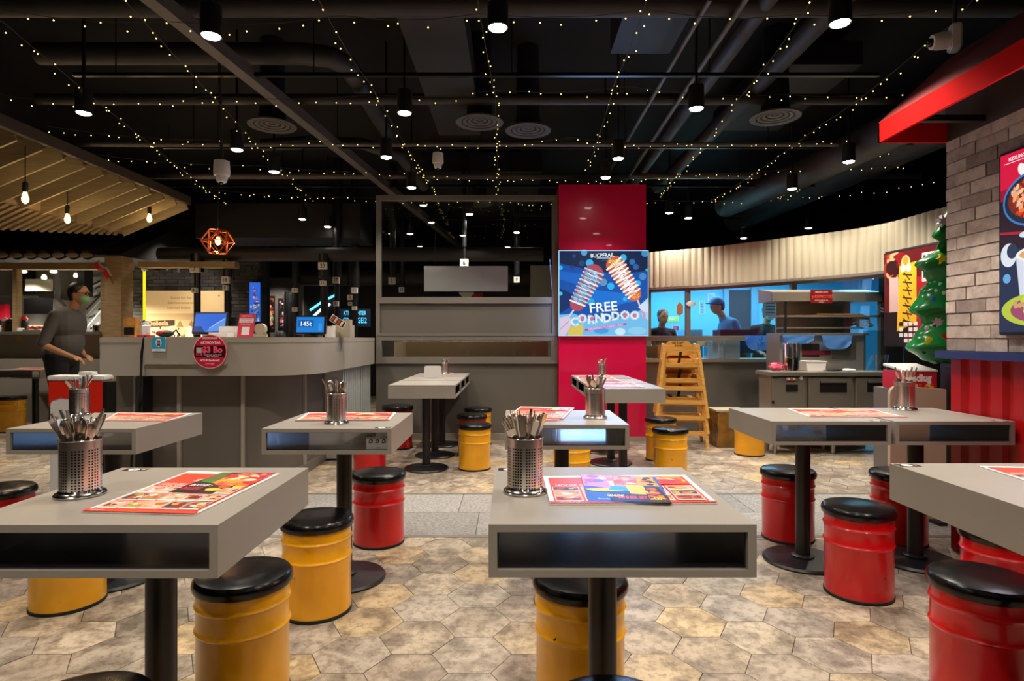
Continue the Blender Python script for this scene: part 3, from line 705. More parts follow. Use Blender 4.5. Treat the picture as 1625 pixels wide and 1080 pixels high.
for i, (x, y, r, n, where, s_, lab) in enumerate(CANS):
    if i == 0: c = CAN; c.location = (x, y, .75); c['label'] = lab; c['group'] = 'perforated cutlery holders'
    else: c = dup(CAN, (x, y, .75), rc.uniform(0, 6), lab, 'perforated cutlery holders', (s_, s_, s_))
    for k in range(n):
        a = 2*PI*(k+rc.uniform(0, .8))/n; rr = rc.uniform(.018, .037)*s_; kind = rc.choices(CUT, (3, 8, 1.5, 3))[0]
        o = link(kind[0], kind[1])
        ti = rc.uniform(.12, .60)*(.75 if k % 2 else 1)
        top = Vector((x+math.cos(a)*rr, y+math.sin(a)*rr, .75+.137*s_)); d = Vector((math.cos(a)*math.sin(ti), math.sin(a)*math.sin(ti), math.cos(ti)))
        L = .128*s_ + rc.uniform(-.018, .0)
        L = min(L, .13)
        base = top-d*L
        # keep the foot of the piece inside the can
        hx, hy = base.x-x, base.y-y; hr = math.hypot(hx, hy)
        if hr > .034*s_: base.x = x+hx/hr*.034*s_; base.y = y+hy/hr*.034*s_; d = (top-base).normalized()
        base.z = max(base.z, .762)
        o.matrix_world = Matrix.Translation(base) @ d.to_track_quat('Z', 'Y').to_matrix().to_4x4() @ Matrix.Rotation(rc.uniform(0, 6), 4, 'Z') @ Matrix.Diagonal((s_, s_, s_, 1))
        nm = {'spoon': 'steel spoon', 'fork': 'steel fork', 'chopstick': 'steel chopstick'}[kind[0]]
        tag(o, f'{nm} standing in the cutlery holder on the {where}', kind[2], f'{kind[0]}s in the holder on the {where}')

# ------------------------------------------------------------------ ceiling: spotlights, track, ducts, beams, diffusers
sp = thing('spotlight', 'x', 'lamp'); local(sp)
MB().lathe([(.03, .17), (.052, .16), (.055, .02), (.052, 0), (.046, .004)], seg=24, cap=False).build('can', M['black'], sp, smooth=True)
MB().lathe([(.001, -.010), (.028, -.008), (.044, -.001), (.045, .012), (.001, .012)], seg=20).build('lens', M['lens'], sp)
MB().box(-.008, .008, -.008, .008, .165, 1.02).build('stem', M['black'], sp)
KIDS[sp.name] = list(sp.children)
for ch in sp.children: KIDS[ch.name] = []
SL = ['black ceiling spotlight at the upper left beside the long diagonal beam', 'brightest black ceiling spotlight at the top centre', 'black ceiling spotlight at the top right left of the white camera',
 'ceiling spotlight above the slatted canopy at the far left', 'ceiling spotlight above the glass partition, left of the round vent', 'ceiling spotlight left of the upper right round vent',
 'ceiling spotlight on the right, just left of the red awning', 'ceiling spotlight above the white dome camera on the left', 'ceiling spotlight right of the diagonal beam, middle height',
 'ceiling spotlight above the right edge of the red column', 'small ceiling spotlight right of the dome camera', 'small ceiling spotlight over the top left of the glass partition',
 'small ceiling spotlight right above the red column', 'small ceiling spotlight above the fluted cream bulkhead', 'distant spotlight just right of the red column top, upper one', 'distant spotlight just right of the red column top, lower one',
 'distant spotlight right of the copper lamp', 'distant spotlight seen through the partition glass']
for i, p in enumerate(SPOT_P):
    if i == 0: sp.location = (p.x, p.y, LZ); sp['label'] = SL[0]; sp['group'] = 'ceiling spotlights'
    else: dup(sp, (p.x, p.y, LZ), 0, SL[i], 'ceiling spotlights')
for i, (x, y, lab) in enumerate([(480, 348, 'left of the partition frame top'), (520, 360, 'low left of the partition frame'), (622, 371, 'in the left half of the partition glass'), (651, 371, 'second from the left in the partition glass'), (820, 369, 'right in the partition glass'), (1180, 378, 'over the middle of the cream bulkhead'), (1283, 362, 'over the right part of the cream bulkhead')]):
    Y = F*(LZ-H0)/(HY-y); dup(sp, ((x-CX)*Y/F, Y, LZ), 0, 'far small spotlight '+lab, 'ceiling spotlights')
rd = random.Random(5)
for i, (z, y, x0, x1, wd) in enumerate([(3.0, 4.28, -3.1, 2.6, .03), (3.0, 5.9, -3.4, 3.2, .03), (3.0, 7.4, -4.5, 4, .03), (3.0, 9.4, -5.5, 5, .03)]):
    t = thing('lighting_track', ['nearest black lighting track running across the ceiling', 'second black lighting track across the ceiling', 'third black lighting track across the ceiling', 'farthest black lighting track across the ceiling'][i], 'track', ((x0+x1)/2, y, z))
    MB().box(x0, x1, y-wd/2, y+wd/2, z-.012, z+.012).build('rail', M['track'], t)
    k = x0+.3
    while k < x1: MB().tube([(k, y, z), (k, y, 3.75)], .004, 6).build('hanger', M['track'], t); k += 1.4
def pipe(name, lab, cat, pts, r, m, seg=16):
    o = MB().tube(pts, r, seg).build(name, m, smooth=True); return tag(o, lab, cat)
def pz(px, py, z): return P(px, py, z)
# the long slanting beam
a, b = pz(232, -14, 3.0), pz(742, 400, 3.0); b = a+(b-a)*.97
o = MB().bar(a, b, .085, .085).build('ceiling_beam', M['beam'], bevel=.006); tag(o, 'long grey beam slanting down across the ceiling from upper left to the partition', 'beam')
pipe('ceiling_pipe', 'thick dark pipe across the very top of the ceiling view', 'pipe', [(-5, 3.75, 3.2), (5, 3.75, 3.2)], .07, M['duct2'])
pipe('ceiling_pipe', 'dark pipe across the ceiling just behind the nearest lighting track', 'pipe', [(-4, 5.1, 3.15), (4, 5.1, 3.15)], .045, M['duct2'])
pipe('ceiling_pipe', 'thin grey pipe across the ceiling at the height of the round vents', 'pipe', [(-4.5, 5.75, 2.98), (4, 5.75, 2.98)], .022, M['beam'])
pipe('ceiling_pipe', 'thin pipe across the ceiling above the red column top', 'pipe', [(-5.5, 7.4, 3.12), (5, 7.4, 3.12)], .035, M['beam'])
pipe('ceiling_pipe', 'thick dark pipe with an elbow at the upper left', 'pipe', [(-3.6, 4.6, 3.3), (-1.6, 4.6, 3.3), (-1.4, 4.65, 3.3), (-1.3, 4.8, 3.3), (-1.3, 7, 3.3)], .08, M['duct2'])
pipe('ceiling_pipe', 'thick dark duct receding at the right, left one of the pair', 'pipe', [(1.55, 3.4, 3.2), (1.62, 8.5, 3.2)], .06, M['duct2'])
pipe('ceiling_pipe', 'thick dark duct receding at the right, right one of the pair', 'pipe', [(2.05, 3.4, 3.25), (2.05, 8.5, 3.25)], .075, M['duct2'])
pipe('ceiling_pipe', 'thin conduit receding between two ducts at the right', 'pipe', [(1.35, 3.0, 3.1), (1.45, 9.5, 3.1)], .018, M['beam'])
pipe('ceiling_pipe', 'thin conduit receding left of the ducts at the right', 'pipe', [(1.15, 3.5, 3.1), (1.15, 9.5, 3.1)], .015, M['beam'])
pipe('large_duct', 'large round duct sloping down to the cream bulkhead at the right', 'duct', [(3.3, 4.2, 2.9), (3.25, 6.2, 2.95), (3.0, 8.5, 3.0)], .16, M['duct2'], 24)
pipe('large_duct', 'second large round duct behind the one over the cream bulkhead', 'duct', [(4.0, 4.6, 3.1), (3.9, 7, 3.1), (3.7, 10, 3.1)], .2, M['duct2'], 24)
pipe('flexible_hose', 'ribbed flexible duct hanging left of the partition top', 'duct', [(-2.6, 6.3, 3.15), (-2.1, 6.3, 3.18), (-1.55, 6.3, 3.16), (-1.2, 6.5, 3.1), (-1.1, 7.0, 3.02), (-1.05, 7.25, 2.95)], [.06, .065, .06, .065, .06, .055], M['duct2'])
for (x0, x1, y0, y1, z0, z1, lab) in [(-.72, -.30, 3.7, 6.0, 3.15, 3.4, 'flat grey rectangular duct above the top centre, left of the brightest spotlight'), (.75, 1.2, 3.3, 4.6, 3.3, 3.6, 'flat dark rectangular duct at the top right of centre'), (2.2, 2.9, 5.0, 6.6, 3.4, 3.6, 'flat dark duct behind the upper right round vent'),
   (-4.6, -2.2, 8.8, 9.6, 2.6, 3.1, 'black box duct behind the copper lamp'), (-1.2, .4, 8.0, 10.5, 3.34, 3.6, 'pale grey box duct seen through the partition glass')]:
    o = MB().box(x0, x1, y0, y1, z0, z1).build('box_duct', M['duct'], bevel=.01); tag(o, lab, 'duct')
pipe('cross_duct', 'long dark round duct running level behind the order counter, above the extraction pipes', 'duct', [(-5.0, 8.6, 2.33), (.45, 8.6, 2.33)], .10, M['duct2'], 24)
pipe('cross_duct', 'second level duct farther back behind the order counter', 'duct', [(-4.0, 11.5, 2.3), (2.5, 11.5, 2.3)], .16, M['duct2'], 24)
# round air vents
dv = thing('air_vent', 'x', 'vent'); local(dv)
for k, (r0, r1) in enumerate(((.205, .155), (.145, .115), (.105, .075), (.062, .03))):
    MB().lathe([(r1, .004+.006*k), (r0, .0+.006*k), (r0, .012+.006*k), (r1, .02+.006*k), (r1, .004+.006*k)], seg=40, cap=False).build('ring', M['diffuser'], dv, smooth=True)
MB().lathe([(.01, .02), (.022, .024), (.022, .03), (.01, .034)], seg=20).build('cone', M['diffuser'], dv, smooth=True)
MB().lathe([(.12, .03), (.11, .12), (.10, .75)], seg=30).build('neck', M['deck'], dv, smooth=True)
KIDS[dv.name] = list(dv.children)
for ch in dv.children: KIDS[ch.name] = []
for i, (x, y, lab) in enumerate([(761, 195, 'round grey air vent at the ceiling centre'), (1230, 187, 'round grey air vent at the upper right'), (432, 200, 'round air vent right of the diagonal beam start, half hidden in the dark'), (444, 366, 'pale round air vent right of the copper lamp'), (530, 361, 'small round air vent left of the partition frame'), (760, 324, 'round air vent seen through the top of the partition glass'), (838, 208, 'dark round air vent right of the central one')]):
    Y = F*(3.0-H0)/(HY-y); L = ((x-CX)*Y/F, Y, 3.0)
    if i == 0: dv.location = L; dv['label'] = lab; dv['group'] = 'round ceiling vents'
    else: dup(dv, L, 0, lab, 'round ceiling vents')
# strings of fairy lights
FZ = 2.92
def fairy(pts, lab, step=.105, sag=.03):
    r = random.Random(len(lab)+int(pts[0][0])); P3 = []
    for a, b in zip(pts, pts[1:]):
        a = Vector(a); b = Vector(b); n = max(2, int((b-a).length/.25))
        for k in range(n): t = k/n; q = a.lerp(b, t); q.z -= sag*4*t*(1-t); P3.append(q)
    P3.append(Vector(pts[-1]))
    root = thing('fairy_light_string', lab, 'string lights', tuple(P3[0]), 0, 'strings of fairy lights')
    MB().tube(P3, .0022, 5).build('wire', M['wire'], root)
    m = MB(); acc = 0
    for a, b in zip(P3, P3[1:]):
        L = (b-a).length; 
        while acc < L:
            q = a.lerp(b, acc/L)+Vector((r.uniform(-.03, .03), r.uniform(-.03, .03), r.uniform(-.045, -.005)))
            bmesh.ops.create_icosphere(m.b, subdivisions=1, radius=.0042, matrix=Matrix.Translation(q)); acc += step*r.uniform(.6, 1.5)
        acc -= L
    o = m.build('bulbs', M['fairy'], root); o['kind'] = 'stuff'
def fz(x, y): return tuple(P(x, y, FZ))
fairy([fz(-60, -5), fz(5, 35), fz(360, 322)], 'fairy light string from the upper left corner over the slatted canopy')
fairy([fz(190, -8), fz(495, 315)], 'fairy light string slanting from the top left to left of the partition')
fairy([fz(500, -12), fz(585, 130), fz(693, 305)], 'fairy light string left of centre ending at the partition top')
fairy([fz(756, -12), fz(786, 150), fz(791, 308)], 'fairy light string at the centre running to the partition top')
fairy([fz(1030, -12), fz(976, 130), fz(932, 268)], 'fairy light string ending just above the red column')
fairy([fz(1295, -10), fz(1165, 165), fz(1045, 310)], 'fairy light string right of the red column')
fairy([fz(1545, -2), fz(1480, 60), fz(1300, 200), fz(1128, 318)], 'fairy light string from the white camera to the bulkhead')
fairy([fz(1430, 225), fz(1330, 265), fz(1236, 312)], 'short fairy light string along the red awning tip')
fairy([fz(-20, 12), fz(275, 35), fz(540, 25), fz(760, 22), fz(1030, 16), fz(1260, 24), fz(1560, 5)], 'frontmost fairy light string across the top', .13)
fairy([fz(0, 150), fz(140, 158), fz(330, 152), fz(590, 150), fz(790, 143), fz(1000, 137), fz(1250, 150), fz(1440, 143)], 'second fairy light string across, near the vents', .13)
fairy([fz(75, 200), fz(330, 222), fz(500, 222), fz(700, 228), fz(905, 218), fz(1090, 225), fz(1350, 220)], 'third fairy light string across the ceiling')
fairy([fz(150, 245), fz(420, 263), fz(640, 272), fz(870, 284), fz(1110, 275), fz(1300, 262), fz(1450, 260)], 'fourth fairy light string across the ceiling')
fairy([fz(330, 300), fz(590, 314), fz(760, 318), fz(1040, 318), fz(1250, 312), fz(1480, 288)], 'farthest fairy light string across the ceiling')
# ceiling cameras
def dome(loc, lab, s_=1):
    t = thing('dome_camera', lab, 'camera', loc)
    MB().lathe([(.02, .15), (.055, .14), (.06, .05), (.055, .03)], loc, 24).build('housing', M['white'], t, smooth=True)
    MB().lathe([(.012, -.03), (.034, -.018), (.042, .01), (.045, .032)], loc, 24).build('dome', M['white'], t, smooth=True)
    MB().ball((loc[0], loc[1]-.01, loc[2]-.022), .018, 12).build('lens', M['blackglass'], t, smooth=True)
    MB().tube([(loc[0], loc[1], loc[2]+.14), (loc[0]-.02, loc[1], 3.3)], .012, 8).build('stem', M['duct2'], t)
p = Q(352, 285, 4.6); dome(tuple(p), 'white dome security camera hanging left of the diagonal beam')
p = Q(695, 264, 6.4); dome(tuple(p), 'small dome camera hanging above the partition, left of centre')
p = Q(1505, 66, 3.0); t = thing('security_camera', 'white bullet security camera mounted above the red awning', 'camera', tuple(p))
mx = Matrix.Translation(p) @ Matrix.Rotation(R(-25), 4, 'Z')
MB().box(.0, .05, -.05, .04, -.05, .07, mx).build('bracket', M['white'], t, bevel=.008)
MB().tube([mx @ Vector((.02, 0, .01)), mx @ Vector((-.05, -.02, 0)), mx @ Vector((-.075, -.028, -.002))], [.045, .04, .034], 20).build('body', M['white'], t, smooth=True)
MB().ball(mx @ Vector((-.078, -.03, -.003)), .022, 12).build('lens', M['blackglass'], t, smooth=True)
MB().tube([p+Vector((.03, 0, .06)), p+Vector((.05, 0, .75))], .01, 8).build('stem', M['duct2'], t)

# ------------------------------------------------------------------ slatted canopy, pendants, kiosk
YE = 7.6; XR = (297-CX)*YE/F; ZR = H0+(HY-325)*YE/F; XL = (195-CX)*YE/F; ZL = H0+(HY-367)*YE/F
cn = thing('slatted_canopy', 'sloping wooden slatted canopy hanging at the upper left with grey edge beam', 'canopy', (XR, YE, ZR))
MB().box(XR, XR+.05, 2.6, YE, ZR, ZR+.10).build('edge_beam', M['slatbeam'], cn, bevel=.004)
MB().box(XL-.04, XL+.02, 2.6, YE, ZL-.03, ZL+.09).build('lower_beam', M['battens'], cn, bevel=.004)
y = YE-.03
while y > 2.7:
    MB().bar((XL, y, ZL+.01), (XR, y, ZR+.015), .022, .16, (0, 0, 1)).build('slat', M['slat'], cn); y -= .262
o = MB().quad((XL, 2.6, ZL+.10), (XR, 2.6, ZR+.10), (XR, YE, ZR+.10), (XL, YE, ZL+.10)); 
g = bmesh.ops.solidify(o.b, geom=o.b.faces[:], thickness=.012); o.build('top_board', mat('canopy_board', '6a5530', .7), cn)
# boarded lower slope beyond the beam, its lower edge cut on a slant
m = MB(); SLP = (ZR-ZL)/(XR-XL)
y = YE-.05; k = 0
while y > 2.9:
    xe = XL-.04-(YE-y)*(.30)-.02; ze = ZL-.02+SLP*(xe-XL)
    MB().bar((XL-.04, y, ZL-.01), (xe, y, ze), .05, .022).build('batten', M['battens'], cn); y -= .095
m = MB(); m.quad((XL-.03, YE, ZL+.01), (XL-.06, YE, ZL-.0), (XL-.06-4.7*.30, 2.9, ZL+SLP*(-.06-4.7*.30)), (XL-.03, 2.9, ZL+.01)); bmesh.ops.solidify(m.b, geom=m.b.faces[:], thickness=.01); m.build('under_board', bpy.data.materials['canopy_board'], cn)
def pendant(px, py, Y, lab, zt):
    p = Q(px, py, Y); t = thing('pendant_bulb', lab, 'lamp', tuple(p), 0, 'bare bulbs under the canopy')
    MB().tube([p+Vector((0, 0, .13)), (p.x, p.y, zt)], .004, 6).build('cord', M['black'], t)
    MB().lathe([(.012, .14), (.022, .13), (.022, .06), (.018, .05)], p, 16).build('socket', M['black'], t, smooth=True)
    MB().lathe([(.014, .05), (.018, .03), (.027, -.005), (.024, -.03), (.008, -.048)], p, 20).build('glass_bulb', M['bulbglass'], t, smooth=True)
    MB().ball(p, .018, 10, (.7, .7, 1.5)).build('filament', M['bulb'], t, smooth=True)
    point_light('bulb_light', tuple(p+Vector((0, 0, -.09))), 5.5, (1, .66, .34), .05)
pendant(40, 314, 5.2, 'lit bare bulb hanging under the slats, nearest the left edge', 2.79)
pendant(107, 347, 6.2, 'middle one of the three lit bare bulbs under the slats', 2.64)
pendant(237, 346, 7.1, 'lit bare bulb under the right end of the slats', 2.76)
# copper wire lamp
p = Q(346, 383, 6.6); t = thing('geometric_pendant_lamp', 'copper wire polygon lamp with a glowing bulb above the order counter', 'lamp', tuple(p))
top, mid, bot = [], [], []
for k in range(6):
    a = 2*PI*k/6; top.append(p+Vector((.10*math.cos(a), .10*math.sin(a), .115))); mid.append(p+Vector((.172*math.cos(a+PI/6), .172*math.sin(a+PI/6), .0))); bot.append(p+Vector((.10*math.cos(a), .10*math.sin(a), -.125)))
m = MB()
for k in range(6):
    for A, B in ((top[k], top[(k+1) % 6]), (bot[k], bot[(k+1) % 6]), (mid[k], mid[(k+1) % 6]), (top[k], mid[k]), (top[(k+1) % 6], mid[k]), (bot[k], mid[k]), (bot[(k+1) % 6], mid[k])): m.tube([A, B], .006, 6)
m.build('wire_cage', M['copper'], t)
MB().tube([p+Vector((0, 0, .06)), (p.x, p.y, 3.75)], .004, 6).build('cord', M['black'], t)
MB().lathe([(.012, .12), (.02, .11), (.02, .05)], p, 14).build('socket', M['copper'], t, smooth=True)
MB().lathe([(.014, .05), (.03, .0), (.02, -.03), (.005, -.04)], p, 16).build('glass_bulb', M['bulb'], t, smooth=True)
point_light('bulb_light', tuple(p+Vector((0, 0, -.06))), 4, (1, .55, .25), .04)

KY = 8.2
ks = thing('wooden_kiosk', 'wooden food kiosk with a dark tiled roof at the left behind the walking man', 'kiosk', (-6.5, KY, 0))
def kx(px, Y=KY): return (px-CX)*Y/F
def kz(py, Y=KY): return H0-(py-HY)*Y/F
MB().box(-8.6, kx(205), KY-.04, KY+.12, kz(427), kz(417)).build('lintel', M['woodpost'], ks, bevel=.004)
MB().box(kx(177), kx(204), KY-.14, KY+.1, 0, kz(408)).build('post', M['woodpost'], ks, bevel=.005)
MB().box(kx(163), kx(176), KY-.05, KY+.1, 0, kz(425)).build('post', M['woodpost'], ks, bevel=.005)
MB().box(kx(21), kx(28), KY-.02, KY+.08, 1.1, kz(425)).build('post', M['woodpost'], ks, bevel=.004)
MB().box(kx(204), kx(362), KY+.2, KY+.35, kz(421), kz(412)).build('side_lintel', M['woodpost'], ks)
MB().box(-8.6, kx(165), KY-.02, KY+1.6, .0, .86).build('counter_base', mat('kiosk_counter', '8c867a', .5), ks)
MB().box(-8.6, kx(165), KY-.1, KY+.6, kz(531), kz(526)).build('serving_shelf', M['steel'], ks, bevel=.003)
MB().box(-8.6, kx(165), KY+.25, KY+.3, .86, kz(531)).build('shelf_front', mat('steel_front', '9c9484', .5), ks)
MB().box(-8.6, kx(165), KY+.02, KY+.026, kz(526), kz(427)).build('pane', M['glass'], ks)
MB().box(-9.2, kx(165), KY+2.0, KY+2.1, 0, 2.3).build('back_wall', mat('kiosk_back', '8a8478', .6), ks)
m = MB(); m.prism([(KY-.22, 2.24), (KY+.95, 2.74), (KY+2.2, 2.74), (KY+2.2, 2.3), (KY+.1, 2.24)], 'x', -9.2, kx(205)); m.build('roof', M['rooftile'], ks)
x = kx(8, KY-.2); k = 0
while x < kx(178):
    MB().tube([(x, KY-.25, 2.235), (x, KY+.9, 2.725)], .07, 12).build('roof_tile', M['rooftile'], ks, smooth=True)
    MB().ball((x, KY-.255, 2.232), .085, 14, (1, .2, .42)).build('tile_cap', M['tile_end'], ks, smooth=True); x += .185
for (px, py, r) in ((37, 427, .05), (85, 427, .05), (70, 437, .04), (120, 434, .03)):
    q = Q(px, py+4, KY+1.2); o = MB().lathe([(r*.6, .05), (r, .0), (r*.7, -.02)], q, 16).build('downlight', M['lamplight'], None, smooth=True); tag(o, {37: 'bright round downlight inside the kiosk, leftmost', 85: 'bright round downlight inside the kiosk above the man', 70: 'lower round downlight inside the kiosk', 120: 'small downlight inside the kiosk right of the man'}[px], 'lamp', 'kiosk downlights')
for (x_, y_) in ((-7.6, KY+1.1), (-6.6, KY+1.2), (-5.9, KY+.9)): spot_light('kiosk_beam', (x_, y_, 2.1), 330, R(130), .8)
o = MB().box(kx(43, 9.6), kx(84, 9.6), 9.56, 9.6, kz(462, 9.6), kz(443, 9.6)).build('menu_board', M['cream']); tag(o, 'blank cream signboard hanging inside the kiosk', 'sign')
for cpx in (46, 81):
    pass
a = Art(.5, 1.0); rr = random.Random(2); a.rect(0, 0, .46, 1.05, '8c8c8a')
for k in range(26): x0 = rr.uniform(0, .34); y0 = rr.uniform(0, .95); a.poly([(x0, y0), (x0+.12, y0+.05), (x0+.12, y0+.09), (x0, y0+.03)], rr.choice(['e8e8e8', '3a3a3a', '5c5c5c', 'c4c4c4', '1c1c1c']))
a.line([(0, .2), (.46, .75)], .02, 'f2f2f2'); a.line([(0, .5), (.46, .98)], .03, '2a2a2a'); a.line([(0, .4), (.46, .9)], .015, 'dddddd')
o = a.obj('street_mural', frame_mx((kx(134, 10.1), 10.15, 1.12), (1, 0, 0), (0, 0, 1)), M['print']); tag(o, 'black and white street mural on the kiosk back wall beside the post', 'mural')
# things on the serving shelf
zs = kz(526)
def jar(px, w_, h_, m, lab, cat, name, lid=None, Y=KY+.1):
    x = kx(px, Y); t = thing(name, lab, cat, (x, Y, zs))
    MB().lathe([(w_*.42, 0), (w_*.5, .01), (w_*.5, h_*.8), (w_*.36, h_)], (x, Y, zs), 18).build('body', m, t, smooth=True)
    if lid: MB().lathe([(w_*.4, h_), (w_*.52, h_+.01), (w_*.3, h_+.05), (w_*.1, h_+.06)], (x, Y, zs), 18).build('lid', lid, t, smooth=True)
jar(17, .13, .12, mat('brown_glass', '3d2a20', .2), 'dark lidded jar on the kiosk shelf, left of the red food tray', 'jar', 'lidded_jar', M['black'])
jar(38, .10, .16, M['black'], 'black pot with a red lid on the kiosk shelf', 'pot', 'sauce_pot', M['orange'])
jar(33, .09, .05, M['white'], 'small white bowl on the kiosk shelf', 'bowl', 'small_bowl', None, KY+.02)
jar(156, .14, .10, M['chrome'], 'steel pot on the kiosk shelf right of the man', 'pot', 'steel_pot')
x = kx(49); t = thing('food_tray', 'tray of orange-red snacks on the kiosk shelf', 'tray', (x, KY+.1, zs))
MB().box(x-.13, x+.13, KY, KY+.2, zs, zs+.03).build('tray', M['steel'], t, bevel=.004)
m = MB(); rr = random.Random(8)
for k in range(24): m.ball((x+rr.uniform(-.11, .11), KY+.1+rr.uniform(-.08, .08), zs+.045+rr.uniform(0, .02)), .022, 8, (1, .7, .7))
o = m.build('snacks', mat('snack_red', 'c8401c', .5), t); o['kind'] = 'stuff'
jar(8, .08, .14, mat('amber', '9a5a20', .3), 'amber bottle on the kiosk shelf at the left edge', 'bottle', 'sauce_bottle', M['white'])
jar(27, .07, .10, M['chrome'], 'small steel cup on the kiosk shelf between the dark jar and the black pot', 'cup', 'steel_cup')
x = kx(147); t = thing('pan_stack', 'stack of pale bowls on the kiosk shelf right of the man', 'bowls', (x, KY+.15, zs))
for k in range(3): MB().lathe([(.03, .02*k), (.075, .045+.02*k), (.08, .05+.02*k), (.07, .046+.02*k), (.025, .006+.02*k)], (x, KY+.15, zs), 20).build('bowl', M['white'], t, smooth=True)
for k, (px, col_) in enumerate(((6, '9fb8c8'), (60, 'b8b0a0'), (104, '8f8a80'))):
    q = Q(px, 516, 9.7); o = MB().box(q.x-.16, q.x+.16, 9.62, 9.9, .95, q.z).build('back_counter_unit', mat('unit_'+col_, col_, .35, .5), bevel=.01); tag(o, ['bluish steel unit at the back of the kiosk, leftmost', 'pale steel unit at the back of the kiosk, left of the man', 'grey steel unit at the back of the kiosk, behind the man'][k], 'kitchen unit')
def kb(name, lab, cat, a0, a1, p0, p1, Y, d, m): o_ = MB().box(kx(a0, Y), kx(a1, Y), Y, Y+d, kz(p1, Y), kz(p0, Y)).build(name, m, bevel=.006); tag(o_, lab, cat)
kb('loudspeaker', 'black loudspeaker box high inside the kiosk, left of the cream signboard', 'speaker', 32, 41, 428, 462, 9.9, .2, M['black'])
kb('vent_pipe', 'square black vent shaft inside the kiosk behind the head of the man', 'duct', 122, 134, 425, 470, 9.7, .2, M['black'])
kb('vent_pipe', 'grey vent shaft inside the kiosk, right of the cream signboard', 'duct', 86, 96, 425, 500, 9.9, .2, M['frame'])
kb('extractor_hood', 'shiny steel extractor hood on the kiosk back wall below the cream signboard', 'hood', 38, 84, 474, 498, 9.6, .4, M['chrome'])
kb('steel_shelf', 'thin steel shelf on the kiosk back wall above the extractor hood', 'shelf', 0, 60, 468, 471, 9.8, .35, M['steel'])
kb('red_panel_light', 'dark red panel at the far left inside the kiosk', 'panel', -10, 8, 482, 508, 9.8, .1, M['redbox'])
o = MB().box(-8.8, kx(134, 9.9), 9.6, 10.0, .86, .95).build('back_worktop', M['steel']); tag(o, 'long steel worktop along the kiosk back wall', 'worktop')
# ribbon on the post
m = MB(); pts = [Q(148+k*1.9, 418+k*2.2+3*math.sin(k*.6), KY-.2) for k in range(12)]
for a_, b_ in zip(pts, pts[1:]):
    m.quad(a_, b_, b_+Vector((.05, .02, .035)), a_+Vector((.05, .02, .035)))
bmesh.ops.solidify(m.b, geom=m.b.faces[:], thickness=.002); m.build('x', M['orange']) if False else None
t = thing('flag_ribbon', 'red and white ribbon flag draped from the kiosk lintel', 'flag', tuple(pts[0]))
m.build('red_band', M['orange'], t)
m = MB()
for a_, b_ in zip(pts, pts[1:]): m.quad(a_+Vector((.05, .0, .035)), b_+Vector((.05, 0, .035)), b_+Vector((.075, -.005, .055)), a_+Vector((.075, -.005, .055)))
bmesh.ops.solidify(m.b, geom=m.b.faces[:], thickness=.002); m.build('white_band', M['white'], t)
# yellow neon tube
a_, b_ = Q(229, 430, 8.5), Q(229, 508, 8.5); t = thing('neon_tube', 'upright yellow neon tube behind the counter, right of the kiosk post', 'neon tube', tuple(b_))
MB().tube([b_, a_], .018, 10).build('tube', M['neon_y'], t, smooth=True); MB().ball(a_+Vector((0, 0, .03)), .04, 12).build('end_cap', M['white'], t, smooth=True); MB().tube([(b_.x, b_.y, 0), b_], .012, 8).build('stand', M['black'], t)

# ------------------------------------------------------------------ walls and boards behind the counter
DB = struct(MB().box(kx(205, 10.1), kx(413, 10.1), 10.1, 10.5, 0, 3.2).build('wall_dark_brick', mat('dark_wall', '24211f', .8))); ORG[DB.name] = Vector((0, 0, 0))
m = MB(); z = .9; row = 0; rr = random.Random(4)
while z < 2.62:
    x = kx(205, 10.1)-(.1 if row % 2 else 0)
    while x < kx(413, 10.1)-.02: m.box(max(x, kx(205, 10.1)), min(x+.2, kx(413, 10.1)), 10.1-rr.uniform(.012, .03), 10.1, z, z+.052); x += .206
    y = 10.1
    while y < 10.3: m.box(kx(413, 10.1), kx(413, 10.1)+rr.uniform(.012, .03), y, y+.2, z, z+.052); y += .206
    z += .058; row += 1
o = m.build('bricks', M['darkbrick'], DB); o['kind'] = 'stuff'
def board(name, lab, cat, px0, py0, px1, py1, Y, draw, m, thick=.02, frame=None, dx=(1, 0, 0)):
    p0 = Q(px0, py1, Y); p1 = Q(px1, py0, Y); wd = (p1.x-p0.x); h = p1.z-p0.z
    a = Art(wd, h); draw(a, wd, h); t = thing(name, lab, cat, tuple(p0))
    dx = Vector(dx).normalized(); mxx = frame_mx(p0, dx, (0, 0, 1)); 
    MB().box(-.01, wd+.01, -.01, h+.01, -thick, -.002, mxx).build('backing', frame or M['black'], t)
    a.obj('picture', mxx, m, t); return t
